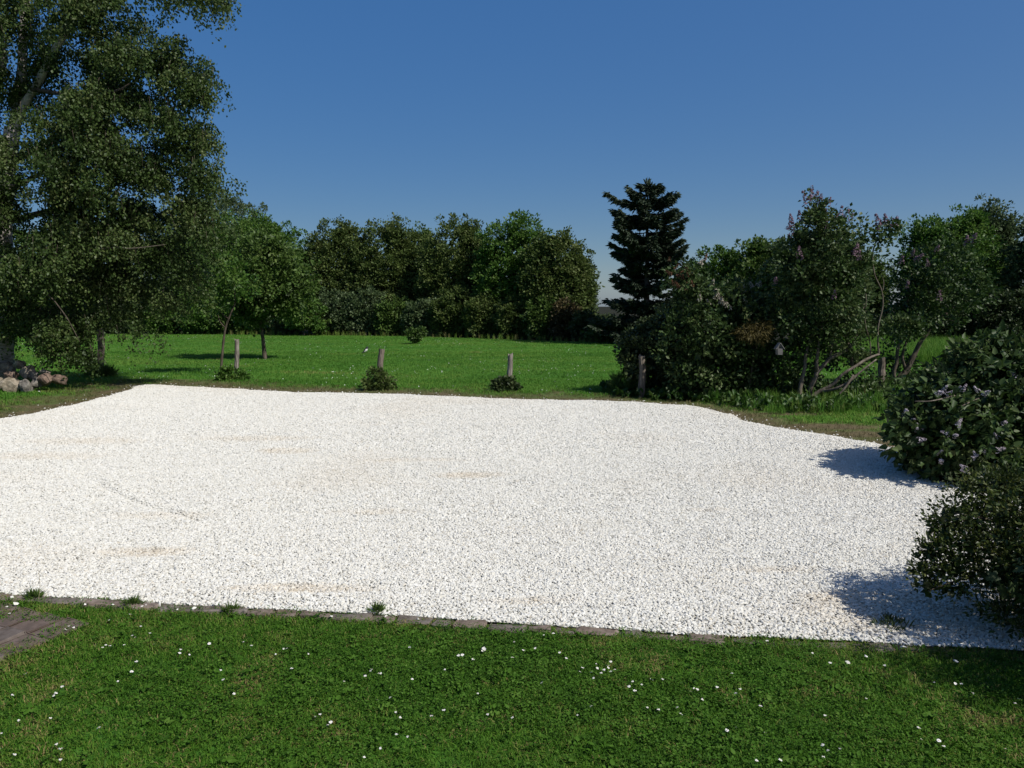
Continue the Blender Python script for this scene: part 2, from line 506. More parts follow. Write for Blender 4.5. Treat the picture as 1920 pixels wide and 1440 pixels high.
bp = t.nodes.new('ShaderNodeBump'); bp.inputs['Strength'].default_value = 1; bp.inputs['Distance'].default_value = .02; bp.invert = True
t.links.new(vo.outputs['Distance'], bp.inputs['Height']); t.links.new(bp.outputs[0], p.inputs['Normal'])
p.inputs['Roughness'].default_value = .95; p.inputs['Specular IOR Level'].default_value = .1
bm = bmesh.new()
vs = [bm.verts.new((x, y, .010)) for x, y in bed]
bm.faces.new(vs)
bmesh.ops.triangulate(bm, faces=bm.faces[:])
me = bpy.data.meshes.new('gravel_bed'); bm.to_mesh(me); bm.free()
me.materials.append(gm)
tag(link('gravel_bed', me), 'bed of white limestone chippings filling the yard', None, None, 'structure')

st, t, p, out = new_mat('white_limestone')
a = t.nodes.new('ShaderNodeAttribute'); a.attribute_type = 'INSTANCER'; a.attribute_name = 'tone'
oi = t.nodes.new('ShaderNodeObjectInfo')
base = ramp(t, oi.outputs['Random'], [(0., (.45, .43, .375)), (.05, (.53, .51, .45)), (.2, (.59, .57, .51)), (.5, (.61, .595, .54)), (.82, (.65, .638, .595)), (1., (.56, .545, .49))])
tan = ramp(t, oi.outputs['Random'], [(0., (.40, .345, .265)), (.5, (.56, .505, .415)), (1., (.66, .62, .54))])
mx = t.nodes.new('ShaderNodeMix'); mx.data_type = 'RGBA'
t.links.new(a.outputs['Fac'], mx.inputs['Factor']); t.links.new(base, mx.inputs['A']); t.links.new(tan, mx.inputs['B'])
t.links.new(mx.outputs['Result'], p.inputs['Base Color'])
p.inputs['Roughness'].default_value = .9; p.inputs['Specular IOR Level'].default_value = .15
def stone_mesh(name, mat, n=15, sq=(1.05, .9, .55)):
    bm = bmesh.new()
    q = unit(rng.normal(size=(n, 3))) * (.42 + .16 * rng.random((n, 1))) * np.array(sq)
    for v in q: bm.verts.new(v)
    r = bmesh.ops.convex_hull(bm, input=bm.verts[:])
    for e in {x for x in r['geom_interior'] if isinstance(x, bmesh.types.BMVert)}: bm.verts.remove(e)
    me = bpy.data.meshes.new(name); bm.to_mesh(me); bm.free()
    me.materials.append(mat)
    return me
chips = proto_collection('limestone_chip', [stone_mesh('limestone_chip', st) for _ in range(9)])
def jgrid(x0, x1, y0, y1, s, jit=.9):
    xs = np.arange(x0, x1, s); ys = np.arange(y0, y1, s)
    a, b = np.meshgrid(xs, ys)
    P = np.stack([a.ravel(), b.ravel()], 1)
    return P + (rng.random(P.shape) - .5) * s * jit
def in_view(P, margin=1.2, slack=1.08):
    return np.abs(P[:, 0]) < P[:, 1] * (960 / F) * slack + margin
Ps, Sc = [], []
for (y0, y1, s, k) in ((4.6, 8.2, .018, .82), (8.2, 12, .020, .88), (12, 24, .026, 1.1)):
    P = jgrid(-13, 7, y0, y1, s)
    P = P[in_view(P)]
    P = P[inside(P, bed)]
    Ps.append(P); Sc.append(np.full(len(P), k) * .0345 * (.66 + .7 * rng.random(len(P))))
P = np.vstack(Ps); S = np.concatenate(Sc)
# strays thrown onto the turf at the edge
Pe = jgrid(-13, 7, 4.8, 23, .10); Pe = Pe[in_view(Pe)]
de = edge_dist(Pe, bed); Pe = Pe[(~inside(Pe, bed)) & (rng.random(len(Pe)) < np.exp(-de / .12) * np.where(Pe[:, 1] < 7, .18, .9))]
P = np.vstack([P, Pe]); S = np.concatenate([S, .024 + .02 * rng.random(len(Pe))])
bz = bed_z(P); dd = edge_dist(P, bed)
z = .012 + (bz + .022) * np.clip(dd / .25, .1, 1) + rng.random(len(P)) * .004
rot = np.column_stack([rng.normal(size=(len(P), 2)) * .30, rng.random(len(P)) * 6.283])
sv = S[:, None] * (.85 + .4 * rng.random((len(P), 3)))
ton = np.clip(np.clip(fnoise(P[:, 0] * .45, P[:, 1] * .6, 57) - .52, 0, 1) * 1.1 + stain_shade_value(P) * (.4 + .9 * fnoise(P[:, 0] * 5, P[:, 1] * 5, 51)) + (rng.random(len(P)) < .03) * .6, 0, 1)
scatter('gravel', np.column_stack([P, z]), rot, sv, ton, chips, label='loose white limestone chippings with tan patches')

# ------------------------------------------------------------------ edging stones along the near side
reseed('kerb')
kerb_m = noise_mat('edging_stone', [(.05, .042, .035), (.135, .115, .095), (.22, .19, .165)], scale=(9, 9, 9), bump=.7, bdist=.012)
kerb_m2 = noise_mat('edging_stone_red', [(.06, .045, .037), (.16, .125, .10), (.25, .205, .175)], scale=(11, 11, 11), bump=.7, bdist=.012)
def block_mesh(name, sx, sy, sz, mat, jit=.12, bev=.18):
    bm = bmesh.new()
    bmesh.ops.create_cube(bm, size=1)
    for v in bm.verts:
        v.co = Vector((v.co.x * sx, v.co.y * sy, v.co.z * sz))
        v.co += Vector(((rng.random() - .5) * jit * min(sx, .3), (rng.random() - .5) * jit * sy * 1.6, (rng.random() - .5) * jit * sz))
    bmesh.ops.bevel(bm, geom=bm.edges[:], offset=bev * min(sx, sy, sz), segments=2, affect='EDGES', profile=.6)
    for v in bm.verts:
        v.co += Vector((rng.normal(), rng.normal(), rng.normal())) * .006 * min(1, sx / .15)
    me = bpy.data.meshes.new(name); bm.to_mesh(me); bm.free()
    me.materials.append(mat)
    return me
kerb = empty('kerb', (0, 5.8, 0), None, None); tag(kerb, 'row of low edging stones between white gravel and lawn', None, None, 'structure')
kp = np.array([G(x, y + 5) for x, y in bed_px[0:15]])
seg = np.concatenate([[0], np.cumsum(np.linalg.norm(np.diff(kp, axis=0), axis=1))])
s = 0.
while s < seg[-1] - .6:
    x = np.interp(s, seg, kp[:, 0])
    ln = (.42 + .3 * rng.random()) if x < -2.2 else (.15 + .16 * rng.random())
    a_ = np.array([np.interp(s, seg, kp[:, i]) for i in (0, 1)]); b_ = np.array([np.interp(s + ln, seg, kp[:, i]) for i in (0, 1)])
    c = (a_ + b_) / 2; ang = math.atan2(*(b_ - a_)[::-1])
    dep = .12 if x < -2.2 else .09 + .035 * rng.random()
    o = link('kerb_stone', block_mesh('kerb_stone', ln - .014, dep, .11, kerb_m if rng.random() < .6 else kerb_m2), kerb)
    o.location = (c[0], c[1] - 5.8 - .02 + rng.normal() * .008, -.031 + rng.normal() * .004 - (.016 if x > .6 else (.006 if x > -2.2 else 0)))
    o.rotation_euler = (rng.normal() * .03, rng.normal() * .02, ang + rng.normal() * .04)
    s += ln

# ------------------------------------------------------------------ brick path end on the left
pave_ms = [noise_mat('paver_grey', [(.075, .060, .055), (.13, .105, .095), (.17, .145, .13)], scale=(12, 12, 12), bump=.3, bdist=.004, rough=.8),
           noise_mat('paver_red', [(.075, .058, .048), (.115, .086, .070), (.15, .115, .097)], scale=(12, 12, 12), bump=.3, bdist=.004, rough=.8),
           noise_mat('paver_brown', [(.070, .055, .046), (.105, .085, .072), (.14, .115, .10)], scale=(12, 12, 12), bump=.3, bdist=.004, rough=.8)]
jm = noise_mat('joint_mortar', [(.15, .13, .11), (.26, .24, .21)], scale=(30, 30, 30), bump=.3, bdist=.004)
path = empty('path', (*G(0, 1190), 0), None, None); tag(path, 'end of a red brown paved path set in the lawn', None, None, 'structure')
pc = np.array(G(0, 1190))
bm = bmesh.new()
pv = [bm.verts.new((x - pc[0], y - pc[1], .006)) for x, y in path_poly]
bm.faces.new(pv); me = bpy.data.meshes.new('path_bed'); bm.to_mesh(me); bm.free(); me.materials.append(jm)
link('path_bed', me, path)
u = np.array(G(79, 1179)) - np.array(G(0, 1210)); u /= np.linalg.norm(u); v = np.array([u[1], -u[0]])
org = np.array(G(52, 1191))
pms = [block_mesh('paver', .288, .232, .05, m, jit=.02, bev=.07) for m in pave_ms]
for i in range(-7, 5):
    for j in range(-8, 3):
        c = org + u * (i + .5 + (.0 if j % 2 else .0)) * .296 + v * (j + .5) * .240
        q = np.array([c + u * a * .10 + v * b * .08 for a in (-1, 1) for b in (-1, 1)])
        if inside(q, path_poly).sum() >= 1:
            o = link('paver', pms[int(rng.integers(0, 3))], path)
            o.location = (c[0] - pc[0], c[1] - pc[1], -.010 + rng.normal() * .0015)
            o.rotation_euler = (rng.normal() * .006, rng.normal() * .006, math.atan2(u[1], u[0]))

# ================================================================== TREES AND SHRUBS
bark = noise_mat('bark_grey_brown', [(.035, .028, .022), (.085, .068, .052), (.14, .115, .09)], scale=(9, 9, 3), bump=.8, bdist=.03)
bark_pale = noise_mat('bark_lilac', [(.055, .043, .033), (.13, .108, .085), (.22, .19, .155)], scale=(14, 14, 5), bump=.8, bdist=.02)  # a paler bark, for lilac stems and one birch limb
bark_birch = noise_mat('bark_birch', [(.10, .085, .075), (.42, .385, .345), (.60, .56, .52)], scale=(2.5, 2.5, 9), bump=.6, bdist=.03)
bark_spruce = noise_mat('bark_spruce', [(.06, .05, .045), (.13, .11, .095), (.20, .17, .15)], scale=(8, 8, 4), bump=.7, bdist=.03)

LM = {
    'birch': leaf_mat('leaf_birch', (0.02, 0.04, 0.009), (0.054, 0.092, 0.021), (0.125, 0.15, 0.052), 0.28, .5, .25),
    'olive': leaf_mat('leaf_olive', (.030, .054, .013), (.080, .118, .028), (.140, .168, .054), 0.32, .55, .2),
    'green': leaf_mat('leaf_green', (0.034, 0.066, 0.012), (0.078, 0.136, 0.027), (0.13, 0.178, 0.046), 0.32, .5, .25),
    'bright': leaf_mat('leaf_bright', (0.032, 0.074, 0.011), (0.07, 0.148, 0.022), (0.13, 0.195, 0.042), 0.34, .5, .25),
    'bluish': leaf_mat('leaf_bluish', (0.034, 0.06, 0.026), (0.078, 0.118, 0.046), (0.125, 0.165, 0.078), 0.3, .5, .25),
    'reddish': leaf_mat('leaf_reddish', (0.03, 0.026, 0.012), (0.075, 0.06, 0.026), (0.12, 0.095, 0.04), 0.2, .55, .2),
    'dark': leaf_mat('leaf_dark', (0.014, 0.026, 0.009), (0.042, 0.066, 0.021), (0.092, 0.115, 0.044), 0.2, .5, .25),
    'lilac': leaf_mat('leaf_lilac', (0.018, 0.038, 0.011), (0.05, 0.088, 0.022), (0.115, 0.142, 0.055), 0.24, .5, .22),
    'box': leaf_mat('leaf_box', (0.016, 0.028, 0.006), (0.05, 0.074, 0.014), (0.11, 0.115, 0.028), 0.22, .45, .3),
    'spruce': leaf_mat('needle_spruce', (0.016, 0.027, 0.016), (0.040, 0.060, 0.034), (0.075, 0.094, 0.054), 0.06, .6, .2),
    'dry': leaf_mat('leaf_dry_yellow', (.03, .024, .008), (.075, .060, .016), (.13, .11, .035), .2, .6, .2),
}
flower_pale = leaf_mat('petal_pale_lilac', (.30, .26, .30), (.45, .40, .45), (.60, .55, .59), .25, .6, .1)
flower_purple = leaf_mat('petal_purple', (.10, .06, .085), (.19, .115, .155), (.29, .19, .24), .25, .6, .1)
flower_white = leaf_mat('petal_faded_white', (.22, .19, .14), (.42, .38, .31), (.60, .56, .50), .25, .6, .1)
flower_rust = leaf_mat('petal_withered', (.05, .026, .014), (.11, .055, .030), (.19, .10, .06), .2, .7, .1)

def make_plant(name, label, cat, foot, ells, mat, n_cl, per, rc, L, W, trunk=.12, limbs=5, barkm=None, group=None, crown_name='crown', stems=None, twigs=0, **kw):
    reseed(label)
    root = empty(name, (foot[0], foot[1], 0), label, cat, group)
    og = (foot[0], foot[1], 0)
    V, Fc, tt = crown_np(ells, n_cl, per, rc, L, W, **kw)
    link(crown_name, mesh_np(crown_name, V, Fc, mat, tt, origin=og), root)
    barkm = barkm or bark
    E = np.array(ells, float)
    if stems is None:
        k = int(np.argmax(E[:, 3] * E[:, 5]))
        c = E[k, :3]
        top = np.array([c[0], c[1], c[2] + E[k, 5] * .35])
        a = np.array([foot[0], foot[1], -.1])
        mid = a + (top - a) * .45 + np.array([rng.normal() * .03, rng.normal() * .03, 0]) * top[2]
        pts = np.array([a, a + (mid - a) * .45, mid, top])
        link('trunk', tubes_mesh('trunk', [tube_np(pts, [trunk * 1.35, trunk * 1.0, trunk * .8, trunk * .25], 8, .08)], barkm, og), root)
        for i in range(limbs):
            k = int(rng.choice(len(E), p=E[:, 3] / E[:, 3].sum()))
            uu = unit(rng.normal(size=3)); uu[2] = abs(uu[2]) * .6
            tip = E[k, :3] + uu * E[k, 3:6] * .85
            s0 = a + (mid - a) * (.55 + .45 * rng.random()) if i % 2 else mid + (top - mid) * rng.random() * .5
            link('limb', tubes_mesh('limb', [tube_np(limb_path(s0, tip), [trunk * .42, trunk * .25, trunk * .06], 6)], barkm, og), root)
    else:
        for pts, rad in stems:
            link('stem', tubes_mesh('stem', [tube_np(pts, rad, 7, .1)], barkm, og), root)
    return root

# ---- the row of trees beyond the meadow (front to back distances follow the curved far edge)
far_trees = [
    # px, top y, half width px, dist, base y, material, label
    ('ash_tree', 60, 430, 130, 66, 640, 'green', 'tall green tree half hidden behind the birch at the meadow corner'),
    ('ash_tree', 235, 410, 120, 67, 640, 'dark', 'dark tree showing through the birch strands beyond the grass'),
    ('oak_tree', 425, 366, 95, 70, 640, 'bluish', 'tallest bluish green treetop rising right of the birch'),
    ('maple_tree', 475, 405, 108, 65, 640, 'bright', 'bright green maple like tree in front of the tallest treetop'),
    ('walnut_tree', 640, 418, 62, 64, 640, 'olive', 'olive tree with a loose sprig at its top, beside the bright maple'),
    ('walnut_tree', 728, 408, 66, 63, 640, 'olive', 'olive round topped tree in the middle of the row above the small bush'),
    ('walnut_tree', 795, 428, 46, 64, 640, 'green', 'low green gap filler tree between two olive crowns'),
    ('walnut_tree', 858, 408, 60, 60, 640, 'olive', 'brownish olive tree with a flat ragged top'),
    ('chestnut_tree', 968, 404, 66, 57, 640, 'bright', 'bright leaved tree with pointed sprigs, tallest of the right half of the row'),
    ('walnut_tree', 1043, 436, 58, 54, 640, 'olive', 'olive tree with fine drooping leaves at the right end of the row'),
    ('elder_tree', 1088, 486, 24, 57, 640, 'bluish', 'narrow dark tree peeping out behind the right end of the row'),
]
for (nm, px, ty, hw, d, by, mk, lb) in far_trees:
    s = d / F
    cx = at(px, 500, d)[0]
    zt = at(px, ty, d)[2]; rx = hw * s * 1.12
    ells = [(cx, d, zt * .62, rx, rx * .85, zt * .38), (cx, d - rx * .35, zt * .2, rx * .95, rx * .6, zt * .22),
            (cx - rx * .45, d - rx * .3, zt * .42, rx * .62, rx * .6, zt * .32), (cx + rx * .45, d - rx * .25, zt * .45, rx * .62, rx * .6, zt * .33),
            (cx + rx * .1, d - rx * .5, zt * .36, rx * .75, rx * .55, zt * .34)]
    for k in range(5):
        uu = rng.random() * 2 - 1
        ells.append((cx + uu * rx * .75, d - rng.random() * rx * .4, zt * (.9 - .33 * uu * uu - .14 * rng.random()), rx * .26, rx * .3, zt * .085))
    nl = int(31 * rx * zt * (.5 if px < 300 else 1)) + 120
    make_plant(nm, lb, 'tree', (cx, d + .5), ells, LM[mk], int(nl * 1.2), 34, .37, .18, .13, trunk=.2, limbs=4, front=.8, inner=.30, spread=.26, group='trees beyond the meadow', core=int(nl * 1.5), tone=.52, tvar=.15)

# ---- shrubs along the foot of the row
under = [
    (30, 600, 70, 62, 'dark', 'dark shrub behind the rock heap at the meadow edge'),
    (140, 590, 70, 63, 'green', 'green shrub behind the birch trunk beyond the grass'),
    (235, 598, 55, 62, 'dark', 'dark shrub at the foot of the trees behind hanging birch strands'),
    (305, 600, 26, 61, 'bright', 'small yellow green shrub beside the reddish one at the meadow edge'),
    (332, 602, 24, 61.5, 'reddish', 'small reddish shrub next to a yellow green one at the meadow edge'),
    (385, 585, 44, 61, 'bright', 'bright broad leaved shrub behind the leaning sapling'),
    (455, 588, 46, 61, 'green', 'green shrub in the shadow beneath the bright maple'),
    (530, 596, 40, 60.5, 'bluish', 'greyish shrub behind the straight young trunk'),
    (625, 580, 48, 60, 'bluish', 'blue grey shrub right of the little round tree'),
    (690, 575, 40, 59.5, 'bluish', 'tall blue grey shrub beyond the vase shaped bush'),
    (745, 590, 38, 58.5, 'green', 'green shrub beyond the vase shaped bush in the grass'),
    (800, 592, 40, 57.5, 'bluish', 'blue green shrub right behind the vase shaped bush'),
    (855, 575, 46, 56.5, 'olive', 'olive shrub with a sunlit yellowish top'),
    (915, 585, 44, 55, 'olive', 'wide olive shrub with a light top under the ragged tree'),
    (975, 590, 42, 53.5, 'olive', 'low olive shrub under the bright pointed tree'),
    (1022, 590, 36, 52, 'green', 'green shrub with thin dead stems at the right end'),
    (1064, 596, 28, 51, 'reddish', 'dark reddish brown shrub at the right end of the row'),
    (1100, 590, 28, 50, 'dark', 'dark low shrub between the reddish one and the grassy mound'),
    (1122, 592, 34, 57, 'bluish', 'bluish brush far behind the gap between the tree row and the spruce'),
    (1150, 600, 46, 48, 'green', 'low light green mound of brush below the spruce'),
    (1205, 608, 36, 46, 'bright', 'bright low brush at the foot of the spruce'),
]
for (px, ty, hw, d, mk, lb) in under:
    s = d / F; cx = at(px, 600, d)[0]; zt = at(px, ty - (34 if px < 1090 else 4), d)[2]; rx = hw * s
    ells = [(cx, d, zt * .5, rx, rx * .7, zt * .5), (cx - rx * .4, d - .4, zt * .4, rx * .6, rx * .5, zt * .42), (cx + rx * .4, d - .4, zt * .36, rx * .6, rx * .5, zt * .38)]
    nl = int(30 * rx * zt) + 40
    make_plant('shrub', lb, 'shrub', (cx, d), ells, LM[mk], int(nl * 1.2), 30, .28, .175, .12, crown_name='foliage', front=.75, inner=.32, group='shrubs at the foot of the trees', core=nl * 3,
               stems=[(np.array([(cx + rng.normal() * .2, d, -.05), (cx + rng.normal() * .3, d, zt * .4), (cx + rng.normal() * .6, d, zt * .8)]), [.05, .03, .012]) for _ in range(3)], tone=.5)

# ---- trees on the right beyond the lilacs
right_trees = [
    (1345, 466, 62, 47, 'bright', 'bright round tree between the spruce and the lilacs'),
    (1425, 448, 62, 45, 'green', 'green tree rising left of the tall lilac'),
    (1538, 432, 88, 43, 'bluish', 'large bluish tree behind the tall lilac crown'),
    (1632, 478, 38, 50, 'green', 'pale green tree far behind the gap beside the lilac topknot'),
    (1770, 392, 92, 46, 'bright', 'tallest deciduous tree on the right with an airy wind blown side'),
    (1850, 378, 52, 48, 'bluish', 'airy light tree top behind the tallest one on the right'),
    (1950, 392, 62, 44, 'bluish', 'loose dark tree cut by the right picture edge'),
]
for (px, ty, hw, d, mk, lb) in right_trees:
    s = d / F; cx = at(px, 500, d)[0]; zt = at(px, ty, d)[2]; rx = hw * s
    ells = [(cx, d, zt * .66, rx, rx * .8, zt * .34), (cx - rx * .4, d - rx * .2, zt * .5, rx * .6, rx * .6, zt * .3), (cx + rx * .4, d, zt * .5, rx * .6, rx * .6, zt * .3), (cx, d, zt * .3, rx * .8, rx * .6, zt * .28)]
    for k in range(6):
        uu = rng.random() * 2 - 1
        ells.append((cx + uu * rx * .8, d - rng.random() * rx * .4, zt * (.92 - .3 * uu * uu - .12 * rng.random()), rx * .24, rx * .3, zt * .075))
    nl = int(34 * rx * zt) + 120
    make_plant('field_tree', lb, 'tree', (cx, d + .3), ells, LM[mk], int(nl * 1.15), 28, .30, .18, .11, trunk=.16, limbs=5, front=.65, inner=.34, spread=.34, group='trees behind the lilacs', core=nl * 2, tone=.48)
# the hedge, its deep shade put into dark leaves and a low tone
hedge_l = ['dark hedge in deep shade beyond the tall grass', 'blackish hedge at the right picture edge behind the near lilac', 'dark hedge piece seen between the lilac limbs']
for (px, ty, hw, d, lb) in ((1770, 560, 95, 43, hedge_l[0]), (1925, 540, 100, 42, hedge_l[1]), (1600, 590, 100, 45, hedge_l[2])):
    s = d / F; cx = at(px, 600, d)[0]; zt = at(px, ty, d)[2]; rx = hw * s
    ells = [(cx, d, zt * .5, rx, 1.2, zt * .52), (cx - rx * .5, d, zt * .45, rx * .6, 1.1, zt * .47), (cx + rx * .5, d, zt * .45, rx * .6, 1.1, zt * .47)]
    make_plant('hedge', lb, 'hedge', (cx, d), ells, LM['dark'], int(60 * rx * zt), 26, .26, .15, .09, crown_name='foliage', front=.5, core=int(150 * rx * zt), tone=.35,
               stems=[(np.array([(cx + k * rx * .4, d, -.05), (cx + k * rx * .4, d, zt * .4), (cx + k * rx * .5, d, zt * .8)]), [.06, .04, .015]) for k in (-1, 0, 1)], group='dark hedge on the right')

# ---- the spruce
def spruce(px, ty, d):
    reseed('spruce 2')
    cx = at(px, 500, d)[0]; H = at(px, ty, d)[2]
    root = empty('spruce_tree', (cx, d, 0), 'tall dark spruce with open tiers of branches standing against the sky', 'tree')
    og = (cx, d, 0)
    link('trunk', tubes_mesh('trunk', [tube_np([(cx, d, -.1), (cx + .05, d, H * .4), (cx, d, H * .75), (cx, d, H - .1)], [.2, .15, .08, .02], 8, .05)], bark_spruce, og), root)
    P, A, T, brs = [], [], [], []
    nbr = 195
    for i in range(nbr):
        zf = .975 - .92 * ((i + rng.random()) / nbr) ** .92
        zf += .018 * math.sin(zf * 62)
        hw = np.interp(zf, [.05, .16, .25, .33, .42, .50, .60, .68, .76, .84, .90, .95, .98], [3.2, 3.1, 2.6, 1.9, 2.3, 2.8, 2.9, 2.6, 2.35, 2.1, 1.35, .6, .25])
        for b in range(1):
            an = i * 2.39996 + rng.normal() * .3
            side = .82 + .22 * math.sin(an * 2 + zf * 9)
            ln = hw * (.64 + .52 * rng.random()) * side
            if .30 < zf < .55 and rng.random() < .3: continue
            z0 = H * zf + rng.normal() * .05
            dr = np.array([math.cos(an), math.sin(an), 0])
            tt = np.linspace(0, 1, 5)
            rise = np.interp(zf, [0, .4, .8, .95], [-.12, .0, .08, .3]) + rng.normal() * .07
            pts = np.array([np.array([cx, d, z0]) + dr * ln * t + np.array([0, 0, ln * (rise * t - .22 * t * (1 - t) * 2 + .10 * t * t)]) for t in tt])
            brs.append(tube_np(pts, [.035, .02, .006], 4, 0, 2))
            sd = np.array([-dr[1], dr[0], 0])
            m = int(16 + 26 * ln)
            for q in range(m):
                t = .12 + .88 * rng.random() ** .75
                c = np.array([np.interp(t, tt, pts[:, k]) for k in range(3)])
                sl_ = (.14 + .42 * (1 - t) * min(1, ln * .6)) * (1 if rng.random() < .5 else -1)
                tw = unit(sd * sl_ + dr * (.12 + .15 * rng.random()) + np.array([0, 0, -.05 - .10 * rng.random()]))
                k = 3 + int(abs(sl_) * 8)
                for w_ in range(k):
                    P.append(c + tw * abs(sl_) * 1.15 * w_ / k + rng.normal(size=3) * .03)
                    A.append(unit(tw + dr * .4 + rng.normal(size=3) * .35 + np.array([0, 0, .12])))
                    T.append(.42 + rng.normal() * .16)
    # leader
    for q in range(60):
        P.append(np.array([cx + rng.normal() * .09, d + rng.normal() * .09, H - .5 * rng.random()])); A.append(unit(rng.normal(size=3) * .5 + np.array([0, 0, 1]))); T.append(.4)
    P, A, T = np.array(P), np.array(A), np.array(T)
    V, Fc, m = leaves_np(P, A, .24 + .14 * rng.random(len(P)), .11, .8)
    link('crown', mesh_np('crown', V, Fc, LM['spruce'], np.repeat(np.clip(T, 0, 1), m), origin=og), root)
    link('branches', tubes_mesh('branches', brs, bark_spruce, og), root)
spruce(1212, 341, 46)

# ---- young trees and bush in the meadow
f = G(413, 701)
d = f[1]
make_plant('sapling', 'thin leaning sapling with a sparse crown beside the second fence post', 'tree', f,
           [ell(385, 555, d, 44, 44, .7), ell(440, 530, d + .2, 40, 40, .7), ell(350, 590, d, 24, 24, .4), ell(405, 490, d, 34, 30, .5)], LM['bright'], 120, 16, .20, .12, .085, group='young trees in the meadow',
           stems=[(np.array([(f[0], f[1], -.1), at(418, 650, d), at(423, 615, d), at(432, 590, d), at(441, 568, d)]), [.045, .04, .035, .03, .02]),
                  (np.array([at(423, 615, d), at(413, 604, d), at(409, 590, d)]), [.02, .015, .008]),
                  (np.array([at(428, 597, d), at(418, 590, d), at(405, 575, d), at(390, 550, d)]), [.02, .015, .012, .006]),
                  (np.array([at(441, 568, d), at(440, 530, d), at(446, 500, d)]), [.02, .014, .006])], inner=.7, tone=.5)
f = G(497, 673); d = f[1]
make_plant('young_tree', 'straight young tree with a dense green crown in the meadow', 'tree', f,
           [ell(500, 520, d, 80, 72, 1.6), ell(455, 560, d - .3, 44, 40, .9), ell(545, 550, d, 46, 42, .9), ell(500, 470, d, 50, 40, 1.), ell(480, 590, d, 30, 22, .5)], LM['green'], 420, 26, .30, .15, .10, trunk=.075, limbs=5, group='young trees in the meadow', tone=.42, core=500)
f = G(570, 629); d = f[1]
make_plant('young_tree', 'little round bright tree near the far edge of the meadow', 'tree', f,
           [ell(568, 588, d, 38, 34, 1.2), ell(590, 600, d, 24, 20, .8), ell(566, 562, d, 22, 20, .8), ell(545, 600, d, 20, 18, .8)], LM['bright'], 190, 26, .26, .17, .11, trunk=.06, limbs=4, group='young trees in the meadow', tone=.58, core=200)
f = G(780, 644); d = f[1]
make_plant('vase_bush', 'small vase shaped bush standing alone in the far grass', 'bush', f,
           [ell(780, 628, d, 15, 10, .4), ell(772, 622, d, 9, 7, .3), ell(790, 622, d, 9, 8, .3), ell(780, 638, d, 6, 5, .2)], LM['green'], 90, 18, .13, .13, .08, crown_name='foliage',
           stems=[(np.array([(f[0], f[1], -.05), (f[0] + k * .15, f[1], .4), (f[0] + k * .4, f[1], .8)]), [.03, .02, .01]) for k in (-1, -.3, .4, 1)], tone=.35)

